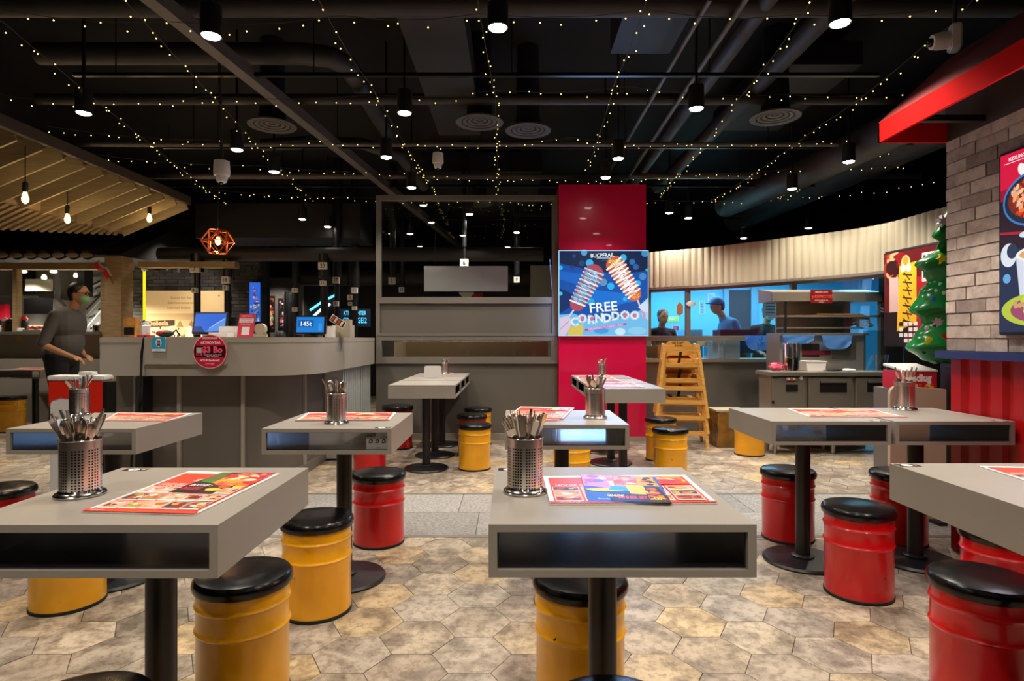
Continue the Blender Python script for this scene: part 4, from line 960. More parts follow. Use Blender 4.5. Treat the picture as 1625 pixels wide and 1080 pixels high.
def d_sepia(a, wd, h):
    a.rect(0, 0, wd, h, 'dcbf8e'); a.rect(0, h*.42, wd, h*.55, 'b99a6c'); a.rect(0, 0, wd, h*.42, 'c9ab7a')
    a.text('Scscta het kar', wd*.45, h*.86, .062, '8a5c2e'); a.text('Ssbvmamentamce', wd*.45, h*.76, .062, '8a5c2e'); a.text('Seturam Isobto', wd*.42, h*.66, .062, '8a5c2e')
    r = random.Random(1)
    for k in range(12): x = r.uniform(0, wd*.9); a.poly([(x, h*.28), (x+.12, h*.28), (x+.06, h*.42)], r.choice(['8f7048', 'a5865a', 'e6d3ab']))
    for k in range(70): x = r.uniform(0, wd-.03); y = r.uniform(0, h*.24); a.rect(x, y, x+.025, y+.04, r.choice(['5b4630', 'f0e2c4', '3b3026', 'cdb68c']))
    for x in (.5, .62, .75): a.poly([(wd*x, 0), (wd*x+.15, 0), (wd*x+.1, h*.3), (wd*x+.05, h*.3)], 'e8d8b4')
    a.poly([(0, h*.27), (wd*.37, h*.31), (wd*.37, h*.42), (0, h*.40)], '3a2c20'); a.text('Ocöscla', wd*.16, h*.35, .105, 'e88a5c', .03, .004)
    a.ell(wd*.92, h*.9, .012, .012, '202020')
board('cafe_board', 'wide sepia cafe board with a brown street scene on the dark brick wall', 'sign', 230, 461, 358, 541, 9.95, d_sepia, M['print'])
def d_blue(a, wd, h):
    a.rect(0, 0, wd, h, '2f6ce0'); r = random.Random(3)
    for k in range(40): x = r.uniform(0, wd-.03); y = r.uniform(0, h*.45); a.rect(x, y, x+.025, y+.03, r.choice(['4c5a50', '9aa08a', '2e3b52', 'c9c2a0']))
    a.blobs(wd*.3, h*.5, wd*.8, h*.95, ['c86a7a', '3a3f8c', 'e4b0b0'], 12, r, .3)
board('wall_screen', 'tall narrow blue lit screen on the corner of the dark brick wall', 'screen', 396, 448, 413, 510, 10.0, d_blue, M['screen2'], .06)
def d_poster(seed, cols):
    def f(a, wd, h):
        r = random.Random(seed); a.rect(0, 0, wd, h, '1d1a1a'); a.blobs(wd*.1, h*.05, wd*.95, h*.95, cols, 40, r, .3)
    return f
board('food_poster', 'food poster with orange and green dishes behind the counter, left of a pair', 'poster', 417, 470, 435, 524, 11.975, d_poster(1, ['c2542c', 'e8e0d0', '8fa84a', 'a8351f', 'e8b08a']), M['print'])
board('food_poster', 'food poster with pink and white bowls behind the counter, right of a pair', 'poster', 442, 474, 456, 521, 11.975, d_poster(2, ['c87a86', 'e8e4e0', 'b03a50', 'f2ece8', '4b4040']), M['print'])
struct(MB().box(kx(396, 12), kx(482, 12), 12.0, 12.3, 0, 2.35).build('wall_poster', mat('grey_poster_wall', '6b6865', .7)))
spot_light('poster_beam', (kx(430, 11), 11.2, 2.3), 60, R(80), .7, aim=(kx(436, 12), 12, 1.3)); spot_light('poster_beam', (kx(290, 9), 9.2, 2.15), 24, R(110), .7, aim=(kx(290, 10), 10.1, 1.5))
for i, (px, py) in enumerate([(249, 424), (264, 424), (283, 426)]):
    q = Q(px, py, 9.2); t = thing('track_spot', ['small black spot lamp over the sepia board, left of three', 'small black spot lamp over the sepia board, middle of three', 'small black spot lamp over the sepia board, right of three'][i], 'lamp', tuple(q), 0, 'spot lamps over the board')
    MB().tube([q+Vector((0, 0, .05)), q+Vector((0, 0, .12))], .008, 6).build('stem', M['black'], t); MB().lathe([(.03, .06), (.035, .0), (.045, -.05)], q, 14).build('can', M['black'], t, smooth=True); MB().lathe([(.005, -.045), (.038, -.045), (.038, -.04)], q, 14).build('lens', M['lamplight'], t)
# foil curtain, light strokes, lit sign
m = MB(); rr = random.Random(6); pr = None
for k in range(15):
    q = Q(449+k*1.5, 500, 11.8); x = q.x; dy = rr.uniform(-.06, .06); cu = (m.b.verts.new((x, 11.8+dy, .0)), m.b.verts.new((x, 11.8+dy*.5, 2.05)))
    if pr: m.b.faces.new((pr[0], cu[0], cu[1], pr[1]))
    pr = cu
bmesh.ops.solidify(m.b, geom=m.b.faces[:], thickness=.006)
o = m.build('foil_curtain', M['foil'], smooth=False); tag(o, 'crumpled silver foil curtain behind the counter, right of the food posters', 'curtain')
m = MB(); m.tube([Q(492, 492, 11.975), Q(512, 478, 11.975), Q(532, 468, 11.975)], .022, 8); o = m.build('neon_line', M['neon_c'], smooth=True); tag(o, 'slanting cyan neon line behind the counter, upper one', 'neon light')
m = MB(); m.tube([Q(492, 507, 11.975), Q(508, 492, 11.975), Q(524, 482, 11.975)], .026, 8); o = m.build('neon_line', emis('white_neon', 'cfeaff', 1.6), smooth=True); tag(o, 'slanting whitish neon line behind the counter, lower one', 'neon light')
def d_lit(a, wd, h):
    a.rect(0, 0, wd, h, '0a1824'); a.text('KTISTS ENTER', wd*.5, h*.76, .115, '5cc8f2', 0, .001, sx=.62); a.text('CRAIS GEI2', wd*.5, h*.34, .155, '4cc0f0', 0, .002, sx=.62)
board('lit_letter_sign', 'dark sign with cyan glowing letters in two rows behind the counter', 'sign', 538, 490, 588, 518, 11.97, d_lit, M['neonart'])
o = MB().box(kx(842, 11), kx(884, 11), 11, 11.4, 0, kz(421, 11)).build('wall_cream_pillar', M['cream']); struct(o)
o = MB().box(kx(745, 11.9), kx(766, 11.9), 11.95, 11.998, .9, kz(464, 11.9)).build('red_board', M['redbox']); tag(o, 'red board seen low behind the partition glass', 'sign')
def d_lit2(a, wd, h): a.rect(0, 0, wd, h, '0a1420'); a.text('dSSGG@S GTS B', wd*.5, h*.5, .12, '46b4e8', 0, .002, sx=.9)
board('lit_letter_sign', 'row of cyan glowing letters low behind the partition glass', 'sign', 660, 470, 742, 482, 11.97, d_lit2, M['neonart'])
# extraction pipes with table numbers
def exhaust(px, Y, r, zt, zb, ztop, plates, lab, wide=1.6):
    x = kx(px, Y); t = thing('extraction_pipe', lab, 'pipe', (x, Y, zb))
    MB().tube([(x, Y, zb), (x, Y, zt)], r, 16).build('pipe', M['black'], t, smooth=True)
    MB().tube([(x, Y, zt), (x, Y, ztop)], r*wide, 16).build('sleeve', M['black'], t, smooth=True)
    for (dx, py, wd, h, tx) in plates:
        z = kz(py, Y); yy = Y-r*wide-.012; a = Art(wd, h); a.rect(0, 0, wd, h, 'e4e1da'); a.text(tx, wd/2, h/2, h*.8, '2a2a2a', 0, .002, sx=.8)
        pl = MB().box(x+dx-wd/2, x+dx+wd/2, yy, Y-r*.5, z-h/2, z+h/2).build('number_plate', M['white'], t, bevel=.003)
        a.obj('number', frame_mx((x+dx-wd/2, yy-.001, z-h/2), (1, 0, 0), (0, 0, 1)), M['print'], pl)
exhaust(313, 8.55, .045, kz(432, 8.55), 1.16, 2.33, [(.01, 428, .13, .09, '7'), (0, 461, .06, .07, '8')], 'black extraction pipe with two number plates behind the left monitor', 2.)
exhaust(361, 8.6, .042, kz(440, 8.6), 1.0, 2.33, [(0, 445, .10, .10, '18'), (0, 457, .07, .07, '8')], 'black extraction pipe at the right edge of the sepia board')
exhaust(470, 9.6, .04, kz(450, 9.6), 1.0, 3.75, [(0, 461, .09, .07, '9'), (0, 491, .08, .07, '2')], 'black extraction pipe in front of the silver foil curtain')
exhaust(515, 8.55, .052, kz(440, 8.55), 1.0, 2.33, [(0, 423, .12, .10, '20'), (0, 450, .08, .07, '12')], 'thick black extraction pipe above the blue clock monitor')
exhaust(535, 8.8, .04, kz(440, 8.8), 1.0, 3.75, [(0, 445, .09, .09, '17'), (0, 482, .07, .07, '5')], 'black extraction pipe just right of the thick one')
exhaust(557, 10.4, .035, kz(470, 10.4), 1.0, 3.75, [(0, 472, .09, .09, '3'), (0, 482, .07, .06, '4')], 'thin black extraction pipe in front of the cyan letters')
exhaust(564, 9.4, .04, kz(455, 9.4), 1.0, 3.75, [(0, 461, .09, .09, '11'), (0, 489, .07, .06, '1')], 'black extraction pipe left of the partition edge')
exhaust(737, 8.0, .018, 2.35, 2.02, 3.75, [(0, 418, .11, .11, '6')], 'thin pipe holding the plate with number 6 behind the partition glass')
exhaust(623, 9.0, .03, 2.1, 1.95, 3.75, [(0, 446, .10, .10, '2')], 'pipe with a tilted number plate at the left in the partition glass')
exhaust(638, 10.4, .03, 2.05, 1.95, 3.75, [(0, 460, .09, .09, '19')], 'pipe with a small number plate, second at the left in the partition glass')
exhaust(820, 9.4, .03, 2.12, 2.0, 3.75, [(0, 444, .09, .09, '9')], 'pipe with a number plate right of the white board in the glass')
p0, p1 = Q(673, 462, 7.3), Q(806, 422, 7.3)
t = thing('hanging_board', 'blank white board hanging behind the partition glass', 'sign', (p0.x, 7.3, p0.z))
MB().box(p0.x, p1.x, 7.3, 7.32, p0.z, p1.z).build('board', M['sign_white'], t, bevel=.003)
for px in (690, 790): q = Q(px, 422, 7.31); MB().tube([q, (q.x, q.y, 3.75)], .002, 5).build('cord', M['wire'], t)
q = Q(740, 470, 7.25); o = MB().prism([(q.x-.09, q.z+.05), (q.x+.09, q.z+.05), (q.x+.09, q.z+.035), (q.x, q.z-.055), (q.x-.09, q.z+.035)], 'y', 7.26, 7.275).build('diamond_sign', M['cream']); tag(o, 'small cream pointed sign under the white board', 'sign')
o = MB().box(-1.40, .43, 7.2, 7.7, 0, 1.10).build('service_cabinet', mat('service_tan', 'b8a078', .5), bevel=.005); tag(o, 'tan service cabinet seen through the slot below the partition panel', 'cabinet')
q = Q(645, 552, 7.0); 

# ------------------------------------------------------------------ things on and around the order counter
ZC = 1.145
def monitor(px, py, wd, h, Y, tilt, turn, draw, lab):
    q = Q(px, py, Y); t = thing('order_monitor', lab, 'monitor', (q.x, Y, ZC)); 
    mx = Matrix.Translation((q.x, Y, ZC+.03)) @ Matrix.Rotation(turn, 4, 'Z') @ Matrix.Rotation(-tilt, 4, 'X')
    MB().box(-wd/2, wd/2, .0, .03, 0, h, mx).build('housing', M['black'], t, bevel=.006)
    a = Art(wd, h); draw(a, wd-.03, h-.03); a.obj('display', mx @ frame_mx((-wd/2+.015, -.002, .015), (1, 0, 0), (0, 0, 1)), M['screen2'], t)
    MB().box(-.06, .06, .03, .17, -.028, -.012, mx.copy() @ Matrix.Rotation(tilt, 4, 'X')).build('foot', M['black'], t); MB().bar(mx @ Vector((0, .03, h*.5)), (q.x, Y+.12, ZC+.01), .05, .03).build('neck', M['black'], t)
def d_m1(a, wd, h): a.rect(0, 0, wd, h, '2c6be0'); a.poly([(wd*.4, 0), (wd, h*.1), (wd, h*.8), (wd*.7, h*.5)], '5f9af0'); a.poly([(0, 0), (wd*.35, 0), (wd*.25, h*.3), (0, h*.3)], '173c86'); a.line([(wd*.5, h*.2), (wd*.95, h*.7)], .004, 'cfe0ff')
monitor(331, 516, .275, .19, 4.95, R(18), R(4), d_m1, 'tilted black order monitor with a blue wallpaper at the counter left')
def d_m2(a, wd, h): a.rect(0, 0, wd, h, '1583dd'); a.rect(wd*.05, h*.35, wd*.62, h*.8, '0d5fae'); a.text('145t', wd*.33, h*.55, h*.42, 'f2faff', 0, .001); a.rect(wd*.8, h*.1, wd*.92, h*.6, '3a9cec')
monitor(492, 520, .27, .165, 5.3, R(6), 0, d_m2, 'black monitor showing white clock digits on bright blue')
q = Q(388, 533, 4.72); t = thing('standing_card', 'pink-red standing payment card on the counter between the two monitors', 'sign', (q.x, q.y, ZC))
a = Art(.13, .18); a.rect(0, 0, .13, .185, 'd43a55'); a.text('LOALT QCO', .065, .168, .016, 'f5dfe0'); a.rect(.005, .115, .125, .15, 'ddd0c8'); a.text('ORE RETURN', .065, .14, .015, '6a4040'); a.text('TOATO GEOTE', .065, .124, .013, '6a4040'); a.text('SCAN TO PAY', .065, .1, .014, 'f0d0d0'); a.rect(.035, .018, .1, .083, 'e9e4dc')
mx = Matrix.Translation((q.x, 4.72, ZC)) @ Matrix.Rotation(R(-8), 4, 'Z') @ Matrix.Rotation(R(-12), 4, 'X')
MB().box(-.067, .067, .001, .006, 0, .19, mx).build('stand', M['redbox'], t); a.obj('print', mx @ frame_mx((-.065, 0, .002), (1, 0, 0), (0, 0, 1)), M['print'], t)
MB().box(-.06, .06, .006, .08, 0, .006, mx).build('foot', M['redbox'], t)
def cbox(name, lab, cat, px, wd, dp, h, Y, m, z=ZC, bev=.004):
    x = kx(px, Y); o = MB().box(x-wd/2, x+wd/2, Y-dp/2, Y+dp/2, z, z+h).build(name, m, bevel=bev); tag(o, lab, cat); return o
cbox('receipt_printer', 'black receipt printer behind the left monitor', 'printer', 367, .14, .15, .17, 5.15, M['black'])
cbox('paper_box', 'low white paper box beside the left monitor', 'box', 352, .15, .12, .04, 4.85, M['paper'])
cbox('cash_box', 'pale grey box behind the pink-red standing card', 'box', 372, .16, .2, .09, 5.0, M['white'])
cbox('cup_box', 'pale carton right of the clock monitor', 'box', 545, .16, .15, .11, 5.45, M['cream'])
cbox('cup_box', 'clear-white box right beside the clock monitor', 'box', 527, .08, .14, .10, 5.4, M['sign_white'])
cbox('cup_box', 'small cream box on top of the pale carton at the counter', 'box', 549, .09, .1, .05, 5.45, M['cream'], ZC+.111)
m = MB(); mx = Matrix.Translation((kx(536, 5.3), 5.3, ZC+.14)) @ Matrix.Rotation(R(32), 4, 'Y'); m.box(-.07, .07, -.003, .003, -.03, .03, mx); o = m.build('menu_card', M['paper'])
ORG[o.name] = Vector((0, 0, 0)); a = Art(1, 1); a.rect(-.065, -.026, .065, .026, '3a2a22'); [a.rect(-.06+.03*k, -.02, -.04+.03*k, .02, c) for k, c in enumerate(('b8482c', 'd8c8b0', 'b8482c', 'e8d8c0'))]; a.obj('print', mx @ frame_mx((0, -.0035, 0), (1, 0, 0), (0, 0, 1)), M['print'], o); tag(o, 'tilted menu card leaning over the boxes right of the clock monitor', 'card')
x = kx(232, 4.8); t = thing('sauce_bottle', 'white bottle with a red base on the counter left end', 'bottle', (x, 4.8, ZC))
MB().lathe([(.028, .018), (.03, .03), (.03, .09), (.02, .10), (.018, .12), (.012, .125)], (x, 4.8, ZC), 18).build('bottle', M['white'], t, smooth=True); MB().box(x-.05, x+.05, 4.76, 4.84, ZC, ZC+.018).build('base', M['redbox'], t)
x = kx(209, 4.9); t = thing('snack_box', 'orange patterned snack box at the left end of the counter', 'box', (x, 4.9, ZC))
MB().box(x-.04, x+.05, 4.86, 4.94, ZC, ZC+.16).build('box', M['food'], t, bevel=.003); MB().box(x-.035, x+.045, 4.857, 4.86, ZC+.02, ZC+.08).build('window', M['black'], t)
x = kx(262, 4.9); t = thing('card_reader', 'red and black card reader lying on the counter, left of the left monitor', 'card reader', (x, 4.9, ZC))
m = MB(); m.ball((x, 4.9, ZC+.03), .03, 14, (2.4, 1, 1)); m.build('body', M['black'], t, smooth=True); MB().ball((x-.02, 4.885, ZC+.04), .022, 12, (2, .8, .7)).build('keypad', M['redbox'], t, smooth=True); MB().tube([(x+.04, 4.9, ZC+.02), (x+.09, 4.9, ZC+.06), (x+.11, 4.92, ZC+.012)], .008, 8).build('handle', M['black'], t, smooth=True)
x = kx(414, 5.0); t = thing('tape_dispenser', 'pale tape dispenser on the counter, right of the pink-red card', 'dispenser', (x, 5, ZC))
MB().box(x-.06, x+.05, 4.97, 5.03, ZC, ZC+.03).build('base', M['cream'], t, bevel=.006); MB().tube([(x, 4.975, ZC+.07), (x, 5.025, ZC+.07)], .045, 20).build('roll', M['cream'], t, smooth=True)
x = kx(445, 5.4); o = MB().lathe([(.05, 0), (.05, .02), (.035, .05), (.01, .055)], (x, 5.4, ZC), 18, cap=True).build('service_bell', M['black'], smooth=True); tag(o, 'black dome on the counter, left of the clock monitor', 'bell')
# round red sign, blue sticker, cable on the counter front
q = Q(334, 557.5, 4.52); t = thing('round_sign', 'round red promotion sign with a cup on the front of the counter', 'sign', tuple(q))
MB().tube([(q.x, 4.524, q.z), (q.x, 4.512, q.z)], .127, 40).build('disc', M['redbox'], t)
a = Art(1, 1); a.ell(0, 0, .127, .127, 'f0b8c0', n=48); a.ell(0, 0, .122, .122, 'c8203c', n=48); a.poly([(-.112, .045), (.112, .045), (.12, 0), (.112, -.045), (-.112, -.045), (-.12, 0)], '3a0c12'); a.rect(-.055, .092, .055, .108, 'f2c8cc'); a.text('ANNIVERSARY', 0, .1, .016, 'b01c38'); a.text('ARTMONTAR', .005, .066, .024, 'ffd6da', 0, .0012)
a.rect(-.10, -.03, -.062, .03, 'c4b8b4'); a.rect(-.097, -.03, -.065, -.01, '9a2030'); a.text('$3 Bo', .018, .012, .062, 'ff5c78', 0, .003); a.text('TOGETHER WITH ANY', .02, -.026, .013, 'f0dada'); a.text('MEAL ORDERED', .02, -.038, .012, 'f0dada'); a.text('HOUR Sandcom2', 0, -.066, .02, 'ffe0e2', 0, .001); a.text('Terms apply', 0, -.09, .014, 'ffe0e2')
a.obj('print', frame_mx((q.x, 4.511, q.z), (1, 0, 0), (0, 0, 1)), M['print'], t)
q = Q(252, 546, 4.52); a = Art(1, 1); a.rect(-.05, -.035, .05, .052, '29a8d8'); a.rect(-.05, -.053, .05, -.035, 'e8eef0'); a.ell(0, .012, .022, .032, 'f0f4f4'); a.rect(-.013, -.012, .013, .03, '4b3a40'); a.rect(-.009, 0, .009, .02, 'd87080'); a.text('pay here', 0, -.044, .012, '404040')
t = thing('blue_sticker', 'small blue sticker with a phone picture on the front of the counter', 'sticker', tuple(q)); MB().box(q.x-.05, q.x+.05, 4.518, 4.5245, q.z-.053, q.z+.052).build('card', M['white'], t); a.obj('print', frame_mx((q.x, 4.5175, q.z), (1, 0, 0), (0, 0, 1)), M['print'], t)
pts = [Q(231, 533, 4.54), Q(228, 538, 4.53), Q(225, 560, 4.53), Q(224, 590, 4.53), Q(221, 620, 4.55), Q(219, 650, 4.6), Q(217, 680, 4.65), Q(210, 720, 4.68), Q(205, 765, 4.70)]
o = MB().tube(pts, .009, 8).build('power_cable', M['black'], smooth=True); tag(o, 'black cable hanging down the left front of the counter', 'cable')
# red and white bin in front of the counter
x0, x1, yb = kx(78, 4.25), kx(163, 4.25), 4.25
t = thing('insulated_bin', 'red and white plastic bin standing in front of the counter left end', 'bin', ((x0+x1)/2, yb, 0))
MB().box(x0, x1, yb, yb+.10, .02, .84).build('body', M['white'], t, bevel=.01)
MB().prism([(x0, .835), (x1, .835), (x1, .30), (x1-.02, .42), (x1-.09, .60), (x1-.15, .70), (x0+.08, .72), (x0+.02, .70), (x0, .66)], 'y', yb-.004, yb-.001).build('red_panel', M['orange'], t)
m = MB(); m.box(x0-.01, x1+.01, yb-.01, yb+.11, .84, .875); m.build('lid', M['white'], t, bevel=.008); MB().box((x0+x1)/2+.0, (x0+x1)/2+.10, yb+.02, yb+.08, .875, .90).build('knob', M['white'], t, bevel=.004)
MB().box(x1-.03, x1+.004, yb-.006, yb, .24, .262).build('handle_slot', M['black'], t, bevel=.004)
MB().box(x1+.001, x1+.03, yb+.0, yb+.10, .02, .83).build('side_rail', M['black'], t)  # black strip that makes the bin's right side dark
for fx in (x0+.04, x1-.04):
    for fy in (yb+.025, yb+.075): MB().lathe([(.02, 0), (.02, .022)], (fx, fy, 0), 12).build('foot', M['black'], t)
o = MB().box(x1+.01, x1+.07, 4.6, 4.72, 0, .84).build('gap_dark_strip', M['black']); tag(o, 'narrow black strip put in for the dark gap between the bin and the counter', 'post')  # no real post: black strip put in for the dark of the gap

# ------------------------------------------------------------------ lit screen on the red column
t = thing('led_screen', 'square lit advertising screen with two corn dogs on the red column', 'screen', (.516, 6.66, 1.163))
MB().box(.516, 1.507, 6.665, 6.70, 1.163, 2.105).build('housing', M['white'], t)
def s(cx, cy): return ((cx-152)/858*.991, (910-cy)/802*.942)
a = Art(.991, .942); a.rect(0, 0, .991, .942, '0b4fa8'); u = .991/858
rr = random.Random(9)
a.poly([s(160, 110), s(1005, 110), s(1005, 300), s(700, 330), s(400, 280), s(160, 230)], '12274a')
a.poly([s(160, 300), s(420, 330), s(600, 420), s(500, 470), s(160, 380)], '1364c4'); a.poly([s(420, 470), s(900, 520), s(900, 580), s(600, 640), s(380, 560)], '0f72d4'); a.poly([s(160, 460), s(300, 520), s(260, 640), s(160, 700)], '0a2f66')
a.poly([s(160, 710), s(300, 700), s(450, 760), s(700, 760), s(1005, 640), s(1005, 905), s(160, 905)], '6fbdec'); a.poly([s(930, 620), s(1005, 550), s(1005, 760), s(950, 720)], '9adcf6')
a.poly([s(240, 830), s(390, 800), s(380, 905), s(240, 905)], 'd8c45a'); a.ell(*s(560, 860), 70*u, 30*u, '3f9fe0'); a.ell(*s(740, 868), 50*u, 34*u, 'c4e8fa'); a.ell(*s(900, 860), 90*u, 36*u, '8ecbee')
for (x, y, r, c) in [(396, 128, 30, '4f9fd8'), (448, 225, 36, '2fb4ee'), (770, 175, 32, '2ab8f2'), (855, 215, 28, '2c6fb8'), (890, 262, 28, '2562a8'), (372, 228, 28, '1b437e'), (172, 270, 20, '2cb2ee'), (650, 443, 34, '26b2f0'), (910, 415, 28, '22b4f2'), (955, 352, 34, '4a88c0'), (172, 512, 18, '3cbcf0'), (460, 590, 36, '2aa6e6'), (580, 405, 36, '5f94bc'), (785, 565, 20, '1cb8e8'), (975, 135, 34, '3f8cc4'), (285, 265, 20, '1a3f78'), (995, 290, 14, '5aa0cc'), (300, 160, 18, '1d4480')]: a.ell(*s(x, y), r*u, r*u, c)
def dog(x0, y0, x1, y1, wd, base, crumbs, white, stk):
    A = Vector(s(x0, y0)); B = Vector(s(x1, y1)); d = (B-A).normalized(); n_ = Vector((-d.y, d.x)); L = (B-A).length; w_ = wd*u/2
    e = B+d*w_*.6; st = Vector(s(*stk)); a.line([tuple(e-d*.01), tuple(st)], .018, 'e6d2d6')
    pts = []
    for k in range(13): th = PI*k/12; q = A-d*math.sin(th)*w_*.9+n_*math.cos(th)*w_; pts.append(q)
    for k in range(13): th = PI*k/12; q = B+d*math.sin(th)*w_*.7-n_*math.cos(th)*w_*.75; pts.append(q)
    a.poly([tuple(q) for q in pts], base)
    for k in range(160):
        tt = rr.random(); q = A.lerp(B, tt)+n_*rr.uniform(-.85, .85)*w_*(1-.2*tt); a.ell(q.x, q.y, .009, .007, rr.choice(crumbs), 0, 6)
    for k in range(34):
        tt = rr.random(); q = A.lerp(B, tt); g1 = rr.uniform(-.9, .2); a.line([tuple(q+n_*g1*w_*.9), tuple(q+n_*(g1+rr.uniform(.4, .8))*w_*.9+d*rr.uniform(-.03, .03))], rr.uniform(.004, .012), rr.choice(white))
    sg = 1; prev = A+n_*w_-d*w_*.3
    for k in range(19):
        q = A.lerp(B, (k+.4)/18)+n_*sg*w_*1.02*-(1-.2*k/18)-d*.03*sg*0; q = A.lerp(B, k/18)+n_*(-sg)*w_*1.03*(1-.22*k/18); a.line([tuple(prev), tuple(q)], .011 if k % 3 else .019, white[k % len(white)]); a.ell(q.x, q.y, .010, .010, white[k % len(white)], 0, 8); prev = q; sg = -sg
dog(490, 320, 330, 610, 185, 'b04a5c', ['c8687a', '8e2f44', 'd88a86', '9c3c4c'], ['a8dcf4', '6cc0e8', 'dcf2fb', '58b4e4'], (240, 745))
dog(690, 240, 875, 520, 175, 'd2623c', ['e89050', 'b8452c', 'f0b060', 'c85a3a'], ['ffffff', 'f4f6fa', 'e4ecf6'], (975, 740))
for k in range(60): q = s(rr.uniform(625, 745), rr.uniform(190, 270)); a.ell(*q, .008, .006, rr.choice(['f0d060', 'e8b848', 'f8e8a0']), 0, 6)
for k in range(60): q = s(rr.uniform(845, 925), rr.uniform(500, 560)); a.ell(*q, .007, .006, rr.choice(['f09a50', 'e07a3c', 'f8b468']), 0, 6)
a.poly([s(160, 740), s(240, 720), s(280, 760), s(270, 810), s(215, 905), s(160, 905)], 'd9c8de'); a.line([s(165, 850), s(250, 770)], .01, 'b49cc0'); a.poly([s(925, 640), s(960, 650), s(985, 720), s(975, 755), s(955, 745), s(950, 700)], 'd890c0'); a.poly([s(910, 640), s(950, 600), s(990, 590), s(1005, 620), s(1005, 690), s(960, 680)], 'cfe0f4')
a.text('BUCPFRAIL', *s(570, 155), .062, 'e8f4fc', .04, .0012, sx=.85); a.rect(*s(515, 183), *s(650, 176), 'c8e0f0'); a.text('cheese dogs', *s(595, 200), .014, '5a86b8')
for t_, (cx_, cy_), sz, co in [('FREE', (578, 642), .145, 'f4fbfb')]:
    a.text(t_, *s(cx_+4, cy_+4), sz, '1a7fc0', .09, .004, sx=1.05); a.text(t_, *s(cx_, cy_), sz, co, .09, .002, sx=1.05)
for ch, cx_, cy_, rt in [('C', 305, 780, .12), ('O', 378, 750, .05), ('R', 462, 760, 0), ('N', 540, 745, .1), ('D', 615, 745, .15), ('D', 695, 725, .1), ('O', 785, 717, .1), ('O', 880, 720, .4)]:
    a.text(ch, *s(cx_, cy_), .125, 'e8fbf4', rt, .0075, sx=1.0); a.text(ch, *s(cx_, cy_), .125, '1f7fbe', rt, .0035, sx=1.0); a.text(ch, *s(cx_, cy_), .125, 'f4fffa', rt, .0, sx=1.0)
for cx_, cy_ in ((378, 750), (785, 717), (878, 718), (470, 748)): a.ell(*s(cx_, cy_), 17*u, 20*u, 'd868a0')
a.poly([s(400, 845), s(800, 785), s(800, 805), s(405, 865)], 'd838a0'); a.text('WEDNESDAYS TO SUNDAYS ONLY', *s(600, 826), .026, 'ffd0f0', .145, .0008, sx=.95)
for e_ in ((0, 0, .008, .942), (.983, 0, .991, .942), (0, 0, .991, .006), (0, .936, .991, .942)): a.rect(*e_, 'a8e6ff')
a.obj('display', frame_mx((.516, 6.664, 1.163), (1, 0, 0), (0, 0, 1)), M['screen'], t)
area_light('screen_glow', (1.01, 6.60, 1.63), 14, .95, .9, (.25, .55, 1), aim=(1.01, 0, 1.2))
area_light('screen_side_glow', (.47, 6.70, 1.6), 1.6, .04, .9, (.3, .5, 1), aim=(-1, 6.75, 1.5))
# lit screen on the brick pier
TX, T0, T1, TZ0, TZ1 = 2.315, 2.865, 2.36, 1.165, 1.995
t = thing('wall_television', 'upright lit food advertising screen in a black frame on the brick pier', 'screen', (2.34, 2.6, 1.16))
MB().box(TX+.002, 2.352, T1-.014, T0+.014, TZ0-.014, TZ1+.014).build('frame', M['black'], t, bevel=.004)
a = Art(.5, .83); W_, H_ = T0-T1, TZ1-TZ0; rr = random.Random(21); a.rect(0, 0, W_, H_, '2a1626'); a.poly([(0, H_*.78), (W_, H_*.86), (W_, H_), (0, H_)], 'd81440'); a.poly([(0, H_*.74), (W_, H_*.80), (W_, H_*.86), (0, H_*.80)], '9c0f30')
a.text('SIZZLING MEALS FROM', .16, H_*.965, .022, 'f6e4e8', 0, .0008); a.line([(.02, H_*.945), (.4, H_*.945)], .003, 'f6e4e8'); a.ell(.12, H_*.89, .02, .03, 'f8f2ee', .3); a.ell(.17, H_*.88, .016, .026, 'f8f2ee', -.2)
a.ell(.19, H_*.72, .175, .125, '3a7cc0', 0, 36); a.ell(.19, H_*.72, .165, .115, '1c2a3c', 0, 36); a.ell(.19, H_*.725, .145, .095, '7c2a1c', 0, 30)
for k in range(90): th = rr.uniform(0, 6.28); r_ = rr.random()**.5; a.ell(.19+.13*r_*math.cos(th), H_*.73+.085*r_*math.sin(th), .016, .009, rr.choice(['d8401c', 'a8280f', 'f07a3c', 'e8c8a8', '6c1a10', 'f4a878']), rr.uniform(0, 3), 8)
a.line([(0, H_*.56), (.4, H_*.5)], .012, 'b02030'); a.rect(0, 0, W_, H_*.46, '202c4a'); a.ell(.05, H_*.43, .045, .055, 'dfe6f0', 0, 24); a.ell(.07, H_*.45, .03, .035, '2c3550', 0, 20); a.ell(.14, H_*.53, .03, .014, 'd0e4f4'); a.ell(.20, H_*.53, .02, .01, 'd0e4f4'); a.ell(.04, H_*.30, .022, .022, '6aa8e0')
a.poly([(.12, H_*.12), (.36, H_*.12), (.40, H_*.42), (.09, H_*.42)], 'd8dcea'); a.ell(.245, H_*.42, .155, .04, 'eef0f6', 0, 30); a.ell(.245, H_*.42, .135, .03, 'e0a860', 0, 30); a.ell(.2, H_*.12, .19, .075, 'b8c83c', 0, 30); a.ell(.22, H_*.12, .16, .06, '9c4a6a', 0, 30)
for k in range(40): a.ell(rr.uniform(.08, .36), H_*rr.uniform(.05, .18), .02, .012, rr.choice(['e8d89a', '8a2c3c', 'd0a070', 'c4d048']), rr.uniform(0, 3), 8)
a.obj('display', frame_mx((TX, T0, TZ0), (0, -1, 0), (0, 0, 1)), M['screen'], t)
area_light('tv_glow', (2.27, 2.6, 1.6), 4, .45, .8, (.9, .8, 1), aim=(0, 2.6, 1.2))

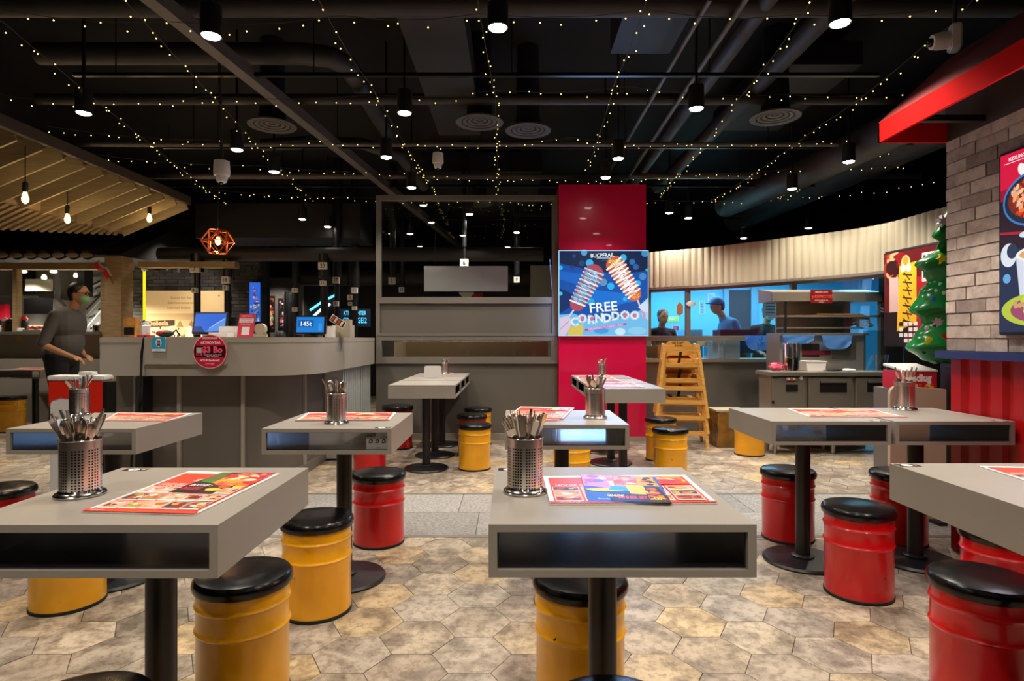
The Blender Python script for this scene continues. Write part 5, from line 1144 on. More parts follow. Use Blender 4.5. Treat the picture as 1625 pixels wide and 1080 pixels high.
# ------------------------------------------------------------------ menus and table things
FOOD = ['c8502c', 'e8a040', '8c2a1c', 'f0c890', 'b8642c', 'e8e0d0', '6c1c18', 'd8783c', '9aa840']
def warp_quad(c, lift=0.):   # c: four table-top points (front-left, front-right, back-right, back-left)
    c = [Vector(q) for q in c]
    def f(x, y, z):
        p = (c[0]*(1-x)+c[1]*x)*(1-y)+(c[3]*(1-x)+c[2]*x)*y
        return Vector((p.x, p.y, p.z+z+lift))
    return f
def sheet(name, lab, c, draw, th=.002, group=None, mt=None, curl=0.):
    base = warp_quad(c); f = base if not curl else (lambda x, y, z: base(x, y, z)+Vector((0, 0, curl*(1-math.sin(PI*min(1, max(0, x))))*.5+curl*.5*(math.cos(3*PI*x)*.5+.5)*.3)))
    a = Art(1, 1); draw(a)
    t = thing(name, lab, 'menu', tuple(base(.5, .5, 0)), 0, group)
    n = 12; m = MB(); G = [[m.b.verts.new(f(i/n, j, th*.0+.0003)) for i in range(n+1)] for j in (0, 1)]; T_ = [[m.b.verts.new(f(i/n, j, th)) for i in range(n+1)] for j in (0, 1)]
    for i in range(n):
        m.b.faces.new((T_[0][i], T_[0][i+1], T_[1][i+1], T_[1][i])); m.b.faces.new((G[0][i+1], G[0][i], G[1][i], G[1][i+1]))
        for j in (0, 1): m.b.faces.new((G[j][i], G[j][i+1], T_[j][i+1], T_[j][i]))
    for i in (0, n): m.b.faces.new((G[0][i], T_[0][i], T_[1][i], G[1][i]))
    m.build('cardboard', mt or M['paper'], t)
    a.obj('print', None, M['print'], t, eps=.000012, warp=lambda x, y, z: f(x, y, z+th+.0002))
    return t
def d_menu(seed, flip=False):
    def f(a):
        r = random.Random(seed); a.rect(0, 0, 1, 1, 'f2ece8'); a.rect(.03, .05, .97, .93, 'e8452a')
        a.rect(.04, .58, .5, .9, 'e8452a'); a.text('HOUSE GRILL', .2, .62, .09, 'f8d8cc', 0, .001, sx=.5); a.text('MENU', .38, .74, .1, 'f8d8cc', 0, .001, sx=.5)
        for i in range(5):
            for j in range(3):
                x0 = .04+.185*i; y0 = .08+.165*j
                if x0+.17 > .97: continue
                a.rect(x0, y0, x0+.17, y0+.15, 'f4eee6'); a.rect(x0+.005, y0+.02, x0+.165, y0+.145, r.choice(['c86a50', 'e8b0a0', '8c3a30', 'd8a070', '3a3040'])); a.blobs(x0+.01, y0+.025, x0+.16, y0+.14, FOOD, 9, r, .4)
        a.rect(.55, .62, .96, .92, 'd84a34'); a.blobs(.56, .63, .95, .91, ['f0a030', 'e8c040', 'c8301c', 'f07a50', 'b02870', 'f8e0c0'], 26, r, .35)
        a.rect(0, 0, 1, .045, 'e8452a'); a.text('ASK OUR STAFF', .12, .022, .03, 'ffe0d8', 0, 0, sx=.6)
    return f
def tz(x, y): return P(x, y, .7504)
# front left table: long menu reaching to the back right, a second leaf with a green and dark dish picture
C1 = [tz(128, 813), tz(308, 818), tz(444, 752), tz(300, 748)]
sheet('menu_sheet', 'long red-orange food menu lying on the front left table', C1, d_menu(1), .0022)
def d_dark(a):
    r = random.Random(4); a.rect(0, 0, 1, 1, '2c1a16'); a.poly([(.02, .1), (.35, .05), (.45, .6), (.1, .9)], '3c8a2c'); a.poly([(0, .6), (.3, .55), (.2, 1), (0, 1)], '5c6a30'); a.poly([(.3, .95), (.55, 1), (1, 1), (1, .8), (.7, .75)], 'c01c5c')
    a.blobs(.4, .1, 1, .95, ['e8b020', 'f0c840', 'e85a2c', 'd82838', 'f09a3c', '3a1a14', 'f0d8a0'], 46, r, .22); a.poly([(.03, .02), (.42, .02), (.42, .42), (.03, .5)], '221014'); a.text('SMOOTHIES', .22, .33, .13, 'f0e8e0', 0, .003, sx=.45); a.text('BULLSEYE', .22, .18, .15, 'e02048', 0, .004, sx=.48)
f1 = warp_quad(C1)
sheet('menu_leaf', 'dark food leaflet with green and yellow pictures lying on the long front left menu', [f1(.34, .42, .0026), f1(.93, .40, .0026), f1(.97, .995, .0026), f1(.40, .97, .0026)], d_dark, .0012)
# front centre table
C2 = [tz(873, 801), tz(1139, 800), tz(1087, 755), tz(862, 757)]
sheet('menu_sheet', 'wide red food menu on the front centre table, partly under a blue magazine', C2, d_menu(2), .003)
def d_blue2(a):
    r = random.Random(12); a.rect(0, 0, 1, 1, '2456b4'); a.poly([(0, .55), (.45, .45), (.5, 1), (0, 1)], 'c084b8'); a.blobs(.02, .55, .42, .98, ['e0a0b8', 'a860a8', 'f0c8c0', '6878c8', 'e87860'], 26, r, .28); a.poly([(.40, .55), (.72, .5), (.74, 1), (.42, 1)], 'e8604c'); a.blobs(.42, .55, .73, .98, ['f0a888', 'e0482c', 'f8d8c8', '8aa0d8', 'd88080'], 18, r, .3)
    a.poly([(0, .42), (.3, .48), (.5, .36), (.1, .34)], 'e8c040'); a.poly([(.3, .4), (.6, .36), (.62, .52), (.36, .56)], '2a98d8'); a.poly([(.56, .28), (.8, .26), (.76, .62), (.54, .62)], 'f0b838'); a.poly([(.7, .62), (.98, .58), (.94, 1), (.74, 1)], 'e89a30'); a.blobs(.74, .62, .95, .98, ['5c1c14', 'e8541c', 'f0b020', '2c1010'], 16, r, .3)
    a.poly([(.28, .03), (1, .0), (1, .24), (.3, .3)], '201418'); a.text('GENUINE', .36, .2, .1, 'e8e0f0', 0, .003, sx=.5); a.text('DINNER SET', .56, .15, .13, 'e83858', 0, .004, sx=.5); a.text('Flavourful', .2, .08, .07, 'd8e4f8', 0, 0, sx=.5)
    a.poly([(.72, .0), (1, .0), (.95, .55), (.78, .55)], '3a1414'); a.blobs(.76, .05, .97, .52, ['c8301c', '7c1810', 'f0c030', 'e87830'], 24, r, .3); a.text('4.90', .86, .12, .12, 'f0d820', 0, .004, sx=.5)
sheet('magazine', 'glossy blue magazine with purple and yellow pictures on the front centre menu', [tz(934, 799)+Vector((0, 0, .0036)), tz(1066, 802)+Vector((0, 0, .0036)), tz(1040, 760)+Vector((0, 0, .0036)), tz(921, 755.5)+Vector((0, 0, .0036))], d_blue2, .002, None, M['black'])
sheet('menu_sheet', 'food menu on the left table behind the front left cutlery', [tz(163, 668), tz(262, 669), tz(305, 656), tz(185, 655)], d_menu(3))
sheet('menu_sheet', 'red and dark food menu behind the cutlery holder of the table with the white card', [tz(468, 668), tz(618, 667), tz(629, 655), tz(489, 655)], d_menu(4), .002, None, M['black'])
sheet('menu_sheet', 'lower food menu on the bluish middle table, partly covered', [tz(845, 669), tz(885, 668), tz(912, 647.5), tz(845, 648)], d_menu(5))
sheet('menu_sheet', 'slanting food menu on top on the bluish middle table', [tz(800, 666)+Vector((0, 0, .003)), tz(893, 666)+Vector((0, 0, .003)), tz(911, 647.5)+Vector((0, 0, .003)), tz(826, 646)+Vector((0, 0, .003))], d_menu(6))
sheet('menu_sheet', 'colourful food menu lying across the left one of the joined tables', [tz(1285, 661.5), tz(1441, 662.5), tz(1385, 650), tz(1249, 648.5)], d_menu(7))
sheet('menu_sheet', 'food menu at the right edge of the picture on the nearest right table', [(1.38, 1.56, .7504), (1.70, 1.54, .7504), (1.715, 1.79, .7504), (1.405, 1.82, .7504)], d_menu(8))
sheet('menu_sheet', 'pale food menu on the tables before the red column, nearer one', [tz(957, 614), tz(1024, 615), tz(1002, 606), tz(945, 607)], d_menu(9))
sheet('menu_sheet', 'pale food menu on the tables before the red column, farther one', [tz(920, 604), tz(985, 605), tz(965, 595), tz(915, 597)], d_menu(10))
sheet('menu_sheet', 'small menu under the holder by the white napkin stand', [tz(697, 594), tz(716, 594.5), tz(723, 588.8), tz(700, 588.8)], d_menu(11))
sheet('menu_sheet', 'food menu on the far left kiosk table', [P(20, 586.5, .7504), P(62, 587, .7504), P(75, 583, .7504), P(35, 583, .7504)], d_menu(12))
# white napkin stand
q = tz(687, 600); t = thing('napkin_stand', 'white upright napkin stand on the row of tables by the partition', 'napkin stand', tuple(q))
MB().prism([(q.x-.085, .7504), (q.x+.085, .7504), (q.x+.082, .86), (q.x+.07, .872), (q.x-.07, .872), (q.x-.082, .86)], 'y', q.y-.01, q.y+.0).build('front', M['white'], t, bevel=.003)
MB().box(q.x-.08, q.x+.08, q.y, q.y+.07, .7504, .762).build('foot', M['white'], t, bevel=.003); MB().box(q.x-.075, q.x+.075, q.y+.005, q.y+.05, .763, .85).build('napkins', M['paper'], t)
# white card in the shelf
q = Q(597, 701, 2.60); mx = Matrix.Translation((q.x, 2.615, .6555)) @ Matrix.Rotation(R(-14), 4, 'X'); t = thing('shelf_card', 'small white card with three marks standing in the open table shelf', 'card', (q.x, 2.615, .6555))
MB().prism([(-.046, 0), (.046, 0), (.05, .05), (.046, .056), (-.046, .056), (-.05, .05)], 'y', 0, .003).build('card', M['white'], t); o = bpy.data.objects[t.children[0].name] if t.children else None
for ch in C.objects:
    if ch.parent == t: bpy.data.objects.remove(ch); break
m = MB(); m.prism([(-.046, 0), (.046, 0), (.05, .05), (.046, .056), (-.046, .056), (-.05, .05)], 'y', 0, .003); bmesh.ops.transform(m.b, matrix=mx, verts=m.b.verts); m.build('card', M['white'], t)
a = Art(1, 1)
for k, x in enumerate((-.028, 0, .028)): a.ell(x, .036, .0085, .0085, '1c1c1c'); a.ell(x, .036, .004, .004, 'd8d4d0'); a.rect(x-.009, .027, x-.004, .031, '1c1c1c'); a.line([(x-.002, .046), (x+.008, .028)], .002, '1c1c1c')
a.text('Card', .004, .008, .009, '333333', 0, 0); a.obj('print', mx @ frame_mx((0, -.0006, 0), (1, 0, 0), (0, 0, 1)), M['print'], t)

# ------------------------------------------------------------------ high chairs
def high_chair():
    h = thing('high_chair', 'x', 'chair'); local(h); leg = []
    for sx in (-1, 1):
        for sy in (-1, 1): MB().bar((sx*.255, sy*.24, 0.0), (sx*.165, sy*.15, .76), .028, .045, (0, 1, 0)).build('leg', M['woodchair'], h, bevel=.003)
    def xa(z): return .255-.09*z/.76
    def ya(z): return .24-.09*z/.76
    for z, n_ in ((.16, 'footrest'), (.30, 'front_rail'), (.70, 'front_rail')): MB().bar((-xa(z), -ya(z)-.01, z), (xa(z), -ya(z)-.01, z), .022, .045).build(n_, M['woodchair'], h, bevel=.003)
    for sx in (-1, 1):
        for z in (.30, .58, .735): MB().bar((sx*xa(z), -ya(z), z), (sx*xa(z), ya(z), z), .022, .04).build('side_rail', M['woodchair'], h, bevel=.003)
    MB().bar((-xa(.3), ya(.3), .3), (xa(.3), ya(.3), .3), .022, .04).build('back_rail', M['woodchair'], h, bevel=.003)
    MB().box(-.165, .165, -.16, .16, .50, .518).build('seat', M['woodchair'], h, bevel=.003)
    MB().prism([(-.175, .60), (.175, .60), (.17, .72), (.10, .79), (-.10, .79), (-.17, .72)], 'y', .15, .168).build('backrest', M['woodchair'], h, bevel=.003)
    MB().bar((0, -.165, .72), (-.02, .0, .519), .03, .006).build('strap', M['rubber'], h)
    MB().box(-.12, -.09, -.10, .14, .519, .53).build('strap', M['rubber'], h)
    return h
HC = high_chair(); KIDS[HC.name] = list(HC.children)
for ch in HC.children: KIDS[ch.name] = []
hx, hy, hr = 1.80, 6.47, R(-10)
HC.location = (hx, hy, .32); HC.rotation_euler = (0, 0, hr); HC['label'] = 'top wooden high chair of the stack, with lettering on its back board'; HC['group'] = 'stacked wooden high chairs'
h2 = dup(HC, (hx, hy, .16), hr, 'middle wooden high chair of the stack by the kitchen counter'); h3 = dup(HC, (hx, hy, 0), hr, 'bottom wooden high chair of the stack, its legs on the floor')
a = Art(1, 1); a.text('RE TOPT', 0, .767, .034, '3a2410', 0, .001); a.text('FHANBE', 0, .738, .022, '3a2410', 0, .0006); o = a.obj('lettering', frame_mx((0, .1485, 0), (1, 0, 0), (0, 0, 1)), M['print'], HC)
# wrapped parcel beside the high chairs
m = MB(); x0, x1 = kx(1133, 6.4), kx(1178, 6.4); m.box(x0, x1, 6.3, 6.62, 0, .36)
bmesh.ops.subdivide_edges(m.b, edges=m.b.edges, cuts=5, use_grid_fill=True); rr = random.Random(4)
for v in m.b.verts:
    if v.co.z > .01: v.co += Vector((rr.uniform(-.014, .014), rr.uniform(-.014, .014), rr.uniform(-.012, .012)))
t = thing('wrapped_parcel', 'brown parcel in crumpled plastic on the floor right of the high chairs', 'parcel', ((x0+x1)/2, 6.46, 0)); m.build('wrapping', M['bag'], t, smooth=True)
MB().box(x0-.01, x1+.03, 6.3, 6.6, .365, .39).build('lid', M['cream'], t, bevel=.004)

# ------------------------------------------------------------------ prep fridge, hood and kitchen goods
PY, PB = 5.9, 6.24; X0, X1 = (1225-CX)*PY/F, (1432-CX)*PY/F; ZT = kz(590, PY)
t = thing('prep_fridge', 'stainless steel undercounter fridge with two doors at the right', 'fridge', ((X0+X1)/2, PY, 0))
MB().box(X0+.01, X1-.01, PY+.03, PB, .16, ZT-.04).build('body', M['steel'], t, bevel=.004)
MB().box(X0-.02, X1+.01, PY-.02, PB+.02, ZT-.04, ZT).build('worktop', M['steel'], t, bevel=.004)
def fx(px): return (px-CX)*PY/F
MB().box(X0+.012, fx(1279), PY, PY+.03, .18, ZT-.055).build('control_panel', M['steel'], t, bevel=.003)
MB().box(fx(1247), fx(1266), PY-.004, PY, kz(621, PY), kz(610, PY)).build('display', M['black'], t)
a = Art(1, 1); a.rect(0, 0, .09, .045, 'c8b8a8'); a.rect(0, 0, .09, .018, '6a2018'); a.ell(.02, .03, .012, .01, 'e8e0d8'); a.ell(.05, .032, .014, .01, 'b06040'); a.ell(.075, .03, .01, .01, 'e8e0d8'); a.ell(.145, .04, .018, .018, 'd8d8d0')
a.obj('label_sticker', frame_mx((fx(1248), PY-.001, kz(606, PY)), (1, 0, 0), (0, 0, 1)), M['print'], t)
for (a0, a1) in ((1283, 1352), (1358, 1430)):
    d_ = MB().box(fx(a0), fx(a1), PY-.01, PY+.03, .18, ZT-.055).build('door', M['steel'], t, bevel=.006)
    MB().box(fx(a0+17), fx(a1-9), PY-.014, PY-.0095, kz(622, PY), kz(604, PY)).build('handle_recess', M['black'], d_, bevel=.004)
    MB().box(fx(a0+18), fx(a1-10), PY-.022, PY-.010, kz(607, PY), kz(604, PY)).build('handle', M['steel'], d_, bevel=.002)
for x in (X0+.06, (X0+X1)/2, X1-.07):
    for y in (PY+.08, PB-.08): MB().tube([(x, y, 0), (x, y, .16)], .022, 12).build('leg', M['steel'], t, smooth=True)
for z in (.50, .42): MB().box(X0+.0, X0+.02, PY-.006, PY+.01, z, z+.03).build('hinge', M['black'], t)
# cooking line with hood behind
HYY = 6.3
t = thing('cooking_station', 'stainless cooking station with a wide hood and shelves behind the prep fridge', 'stove', (3.3, 6.6, 0))
def hx_(px): return (px-CX)*HYY/F
m = MB(); m.prism([(HYY, kz(478, HYY)), (HYY, kz(463, HYY)), (HYY+.35, kz(455, HYY)+.0), (HYY+.35, kz(478, HYY))], 'x', hx_(1225), hx_(1400)); m.build('hood', M['steel'], t, bevel=.003)
a = Art(.22, .13); wd = (hx_(1320)-hx_(1286)); a.rect(0, 0, wd, .14, '6c0f14'); a.text('ORDERS HERE', wd*.5, .115, .022, 'e8c8c0', 0, 0); a.text('y EXPECTED', wd*.55, .07, .04, 'e05048', 0, .001); a.text('please wait to be', wd*.5, .033, .02, 'd8d0c8', 0, 0); a.text('served', wd*.5, .014, .02, 'd8d0c8', 0, 0)
sg = thing('red_hood_sign', 'small dark red sign hanging on the front of the cooking hood', 'sign', (hx_(1286), HYY-.01, kz(481, HYY))); MB().box(hx_(1286), hx_(1320), HYY-.008, HYY-.002, kz(481, HYY), kz(481, HYY)+.14).build('plate', M['redbox'], sg); a.obj('print', frame_mx((hx_(1286), HYY-.0085, kz(481, HYY)), (1, 0, 0), (0, 0, 1)), M['print'], sg)
MB().box(hx_(1252), hx_(1375), HYY+.30, HYY+.33, kz(530, HYY), kz(478, HYY)).build('back_panel', M['steel'], t)
MB().box(hx_(1237), hx_(1400), HYY+.02, HYY+.30, kz(503, HYY), kz(499.5, HYY)).build('shelf', M['steel'], t, bevel=.002)
MB().box(hx_(1252), hx_(1375), HYY+.05, HYY+.30, kz(521, HYY), kz(518.5, HYY)).build('shelf', M['steel'], t, bevel=.002)
MB().box(hx_(1237), hx_(1376), HYY-.04, HYY+.33, kz(532, HYY), kz(528, HYY)).build('shelf', M['steel'], t, bevel=.002)
for px in (1248, 1398): MB().box(hx_(px)-.012, hx_(px)+.012, HYY+.02, HYY+.045, .0 if px > 1300 else kz(530, HYY), kz(478, HYY)).build('upright', M['steel'] if px > 1300 else M['black'], t)
m = MB()
for dz in (0, .03): m.bar((hx_(1392), HYY-.1, kz(495, HYY)+dz), (hx_(1415), HYY+.25, kz(489, HYY)+dz), .012, .012)
m.build('side_rack', M['steel'], t)
MB().box(hx_(1237), hx_(1374), HYY, HYY+.33, 0, kz(532, HYY)).build('cabinet', M['steel'], t, bevel=.004)
MB().box(hx_(1272), hx_(1300), HYY-.004, HYY, kz(566, HYY), kz(545, HYY)).build('opening', M['black'], t); MB().box(hx_(1272), hx_(1318), HYY-.008, HYY-.003, kz(563, HYY), kz(556, HYY)).build('red_strip', mat('maroon', '5a0f20', .4), t)
MB().box(hx_(1320), hx_(1358), HYY-.006, HYY, kz(570, HYY), kz(540, HYY)).build('door', mat('olive_steel', '6c675c', .4, .8), t)
m = MB(); m.box((1371-CX)*6.05/F, (1434-CX)*6.05/F, 6.05, 6.06, ZT+.001, kz(524, 6.05)); o = m.build('splash_guard', M['plastic']); tag(o, 'upright clear-grey splash guard at the right end of the prep fridge', 'guard')
rr = random.Random(3)
t2 = thing('bread_tray', 'tray of breaded food on the upper shelf under the hood', 'tray', (hx_(1340), HYY+.1, kz(499, HYY))); MB().box(hx_(1300), hx_(1375), HYY+.05, HYY+.25, kz(499, HYY), kz(497, HYY)).build('tray', M['food'], t2, bevel=.003)
t2 = thing('bun_pile', 'pile of pale packed buns at the right under the hood', 'food', (hx_(1380), HYY+.15, kz(519, HYY))); m = MB()
for k in range(14): m.ball((hx_(1365+rr.uniform(0, 26)), HYY+.12+rr.uniform(-.04, .1), kz(517, HYY)+rr.uniform(0, .10)), .035, 10, (1.3, 1, .8))
o = m.build('buns', mat('bun', '8f7350', .5), t2, smooth=True); o['kind'] = 'stuff'
# towels hung over the rail
def towel(px0, px1, py0, py1, Y, lab, mark=False):
    m = MB(); n = 16; rows = 8; G = []
    for j in range(rows+1):
        r_ = []
        for i in range(n+1):
            u_ = i/n; v_ = j/rows; e = 1-(2*u_-1)**4*.45; x = px0+(px1-px0)*(.5+(u_-.5)*(1-.12*v_)); y = py0+(py1-py0)*v_*e
            q = Q(x, y, Y); r_.append(m.b.verts.new((q.x, Y-.012-.010*math.sin(u_*9+v_*5)*v_, q.z)))
        G.append(r_)
    for j in range(rows):
        for i in range(n): m.b.faces.new((G[j][i], G[j][i+1], G[j+1][i+1], G[j+1][i]))
    bmesh.ops.solidify(m.b, geom=m.b.faces[:], thickness=.005)
    o = m.build('kitchen_towel', M['towel'], smooth=True); tag(o, lab, 'towel'); return o
o = towel(1181, 1228, 532, 556, 6.95, 'blue towel with a printed figure over the glass rail, leftmost of three')
ORG[o.name] = Vector((0, 0, 0)); a = Art(1, 1)
for pts in ([(0, 0), (.02, .03), (0, .06), (-.02, .09)], [(.02, .03), (.05, .05)], [(0, .06), (.03, .08), (.02, .11)], [(-.02, .0), (-.03, .04)], [(.03, .0), (.04, .03)]): a.line(pts, .006, '12285c')
a.obj('print', frame_mx((kx(1207, 6.9), 6.915, kz(549, 6.9)), (1, 0, 0), (0, 0, 1)), M['print'], o)
towel(1240, 1293, 531, 545, HYY-.045, 'blue towel gathered in the middle of the station front rail'); towel(1303, 1352, 532, 554, HYY-.045, 'blue towel at the right of the station front rail')
# goods on the prep fridge
def pf(px): return fx(px)*5.75/PY
x = (1258-CX)*6.05/F; t = thing('steel_jug', 'tall steel cylinder with a clear jug on the prep fridge', 'container', (x, 6.08, ZT)); MB().lathe([(.08, 0), (.08, .27), (.075, .28)], (x, 6.08, ZT), 28).build('cylinder', M['chrome'], t, smooth=True); MB().lathe([(.045, .14), (.045, .275)], (x-.05, 5.99, ZT), 20).build('jug', M['plastic'], t, smooth=True)
x = (1289-CX)*6.1/F; t = thing('cream_tub', 'cream rectangular tub on the prep fridge, right of the steel cylinder', 'tub', (x, 6.1, ZT)); m = MB(); m.prism([(x-.09, ZT), (x+.09, ZT), (x+.105, ZT+.10), (x-.105, ZT+.10)], 'y', 6.02, 6.20); m.build('tub', M['paper'], t, bevel=.006); MB().box(x-.11, x+.11, 6.015, 6.205, ZT+.09, ZT+.102).build('rim', M['paper'], t, bevel=.002)
x = (1232-CX)*6.05/F; m = MB(); m.ball((x, 6.05, ZT+.045), .065, 14, (1.2, .7, .6))
for v in m.b.verts: v.co += Vector((rr.uniform(-.01, .01), rr.uniform(-.01, .01), rr.uniform(-.01, .01))); v.co.z = max(v.co.z, ZT+.001)
o = m.build('pink_bag', mat('pink_bag', 'd8506c', .3)); tag(o, 'pink and white plastic bag at the left end of the prep fridge', 'bag')
for k, (px, L, lab) in enumerate(((1322, .16, 'steel tray of tools lying on the prep fridge right of the cream tub'), (1345, .12, 'crumpled white wrap on the prep fridge'))):
    x = (px-CX)*6.02/F; m = MB()
    for j in range(6 if k else 1): m.ball((x+rr.uniform(-L/2, L/2), 6.02+rr.uniform(-.05, .05), ZT+.014), .03 if k else .07, 10, (1, 1, .4) if k else (1.5, 1, .18))
    for v in m.b.verts: v.co.z = max(v.co.z, ZT+.0005)
    o = m.build('white_wrap' if k else 'tool_tray', M['paper'] if k else M['chrome'], smooth=True); tag(o, lab, 'wrap' if k else 'tray')
for k, px in enumerate((1390, 1404)): q = (px-CX)*5.98/F; o = MB().tube([(q, 5.97, ZT+.018), (q+.03+.02*k, 6.03, ZT+.16)], [.012, .018], 8).build('spatula', M['chrome']); tag(o, ['spatula leaning on the splash guard, left one', 'spatula leaning on the splash guard, right one'][k], 'spatula')
# clear bins and things in the glass display
for k, (a0, a1) in enumerate(((1129, 1154), (1155, 1180))):
    x0, x1 = kx(a0, 7.02), kx(a1, 7.02); t = thing('clear_bin', ['clear plastic bin standing on the kitchen ledge, left one', 'clear plastic bin standing on the kitchen ledge, right one'][k], 'bin', ((x0+x1)/2, 7.2, .895), 0, 'clear bins')
    MB().box(x0, x1, 7.13, 7.16, .896, kz(541, 7.1)).build('front', M['plastic_w'], t, bevel=.004); MB().box(x0, x1, 7.16, 7.3, .896, .905).build('bottom', M['plastic'], t)
    MB().box(x0, x0+.006, 7.16, 7.3, .905, kz(541, 7.1)).build('side', M['plastic'], t); MB().box(x1-.006, x1, 7.16, 7.3, .905, kz(541, 7.1)).build('side', M['plastic'], t)
def cb2(name, lab, cat, a0, a1, p0, p1, Y, d, m): o = MB().box(kx(a0, Y), kx(a1, Y), Y, Y+d, kz(p1, Y), kz(p0, Y)).build(name, m, bevel=.004); tag(o, lab, cat); return o
cb2('brown_carton', 'brown carton behind the display glass next to the red column', 'box', 1044, 1062, 547, 568, 7.2, .12, M['food'])
cb2('dark_tray', 'dark tray behind the display glass next to the brown carton', 'tray', 1029, 1043, 549, 568, 7.2, .12, M['black'])
cb2('label_card', 'printed card behind the display glass, above the high chair', 'card', 1106, 1128, 541, 549, 7.25, .01, M['cream'])
o = MB().ball((kx(1027, 7.3)+.06, 7.25, .93), .035, 14).build('blue_cup', M['white'], smooth=True); tag(o, 'small white cup low behind the display glass beside the red column', 'cup')
# stickers on the kitchen window, notices on the back wall
WPv = [Vector((*p_, 0)) for p_ in WP]
def on_win(px, py):
    for a_, b_ in zip(WPv, WPv[1:]):
        for k in range(41):
            q = a_.lerp(b_, k/40)
            if abs(CX+F*q.x/q.y-px) < 3: return Vector((q.x, q.y-.02, kz(py, q.y)))
q = on_win(1079, 490)
o = MB().prism([(q.x-.04, q.z-.07), (q.x, q.z-.085), (q.x+.04, q.z-.06), (q.x+.042, q.z+.04), (q.x, q.z+.09), (q.x-.04, q.z+.04)], 'y', q.y-.04, q.y-.035).build('gingerbread_sticker', mat('gingerbread', 'a86a34', .6)); tag(o, 'brown house-shaped sticker on the kitchen window post', 'sticker')
q = on_win(1098, 482); o = MB().ball((q.x, q.y-.01, q.z), .06, 14, (1.1, .05, .6)).build('oval_sticker', M['white'], smooth=True); tag(o, 'white oval sticker on the kitchen window', 'sticker')
def notice(px0, py0, px1, py1, Y, cols, lab, tx=None):
    def d(a, wd, h):
        a.rect(0, 0, wd, h, cols[0]); r = random.Random(px0)
        for k in range(5): a.rect(wd*.1, h*(.12+.16*k), wd*r.uniform(.5, .9), h*(.18+.16*k), cols[1])
        if tx: a.rect(0, 0, wd, h, cols[0]); a.text(tx, wd/2, h/2, h*.7, cols[1], 0, .004)
    board('notice', lab, 'notice', px0, py0, px1, py1, Y, d, M['print'], .006, M['white'])
notice(1111, 478, 1118, 498, 9.79, ('8fb4b8', '4a6a70'), 'narrow notice on the blue-lit kitchen wall'); notice(1124, 466, 1134, 477, 9.79, ('a8c8e0', 'c86a80'), 'small pink-lettered notice high on the blue-lit kitchen wall')
notice(1056, 503, 1076, 509, 9.79, ('d8e020', 'f4f8f0'), 'yellow label on the blue-lit kitchen wall left of the window post', 'TRAY'); notice(1068, 517, 1077, 524, 9.79, ('8a3060', 'e0a0b8'), 'small purple notice low on the blue-lit kitchen wall')
notice(1212, 470, 1246, 500, 7.6, ('d0dce0', '5f7078'), 'large white notice board left of the cooking hood'); notice(1269, 443, 1313, 448, 7.2, ('c8d020', 'c8d020'), 'long yellow-green label high on the kitchen window')
cb2('wall_unit', 'pale steel unit against the blue-lit kitchen wall, left of the capped worker', 'cabinet', 1088, 1115, 523, 600, 9.0, .4, mat('pale_blue_steel', '7fc4dc', .3, .4)); cb2('black_cooker', 'long black cooker in front of the kitchen workers', 'cooker', 1143, 1200, 523, 560, 8.0, .3, M['rubber'])

# ------------------------------------------------------------------ poster, tree, board and box near the brick pier
A_, B_ = Vector((3.545, 5.74, 0)), Vector((3.60, 5.09, 0)); dx = (B_-A_).normalized(); L = (B_-A_).length
a = Art(L, .85); rr = random.Random(17); a.rect(0, 0, L, .85, '5a0f10'); a.rect(0, .0, L*.4, .3, '181212'); a.blobs(0, .55, L*.4, .85, ['b83020', '7c1410', 'd87048', '2c0c0c', 'c8a070'], 40, rr, .3)
a.poly([(L*.25, .12), (L*.62, .2), (L*.62, .74), (L*.3, .72)], 'e0b020'); a.rect(L*.62, 0, L*.8, .6, 'a01818'); a.rect(L*.1, .3, L*.28, .62, 'c8a8a0'); a.ell(L*.42, .74, .055, .07, 'e8c080'); a.ell(L*.42, .76, .035, .04, 'd88830'); a.ell(L*.37, .69, .03, .035, 'f0e8e0'); a.ell(L*.48, .69, .03, .035, 'f0e8e0')
for k in range(7): a.line([(L*.36, .64-.07*k), (L*.54, .62-.07*k)], .014, '3a1c10'); a.line([(L*(.38+.03*(k % 3)), .66-.07*k), (L*(.5-.02*(k % 2)), .58-.07*k)], .012, '3a1c10')
for k in range(16): a.rect(L*.30, .0+.0, L*.30, 0, '000000') if False else a.rect(L*(.3+.09*(k % 4)), .02+.05*(k//4), L*(.37+.09*(k % 4)), .055+.05*(k//4), rr.choice(['e0dcd4', 'e0dcd4', '1c1818']))
a.rect(L*.72, .55, L*.98, .8, 'd8d0c8'); [a.rect(L*.74+L*.08*k, .58, L*.78+L*.08*k, .78, '302828') for k in range(3)]
t = thing('food_stall_poster', 'red and yellow street food poster left of the inflatable tree', 'poster', (3.545, 5.74, 1.08)); mxp = frame_mx((A_.x-.006, A_.y-.0, 1.08), tuple(dx), (0, 0, 1))
MB().box(-.01, L+.01, -.01, .86, -.004, -.001, mxp).build('backing', M['black'], t); a.obj('print', mxp, M['print'], t)
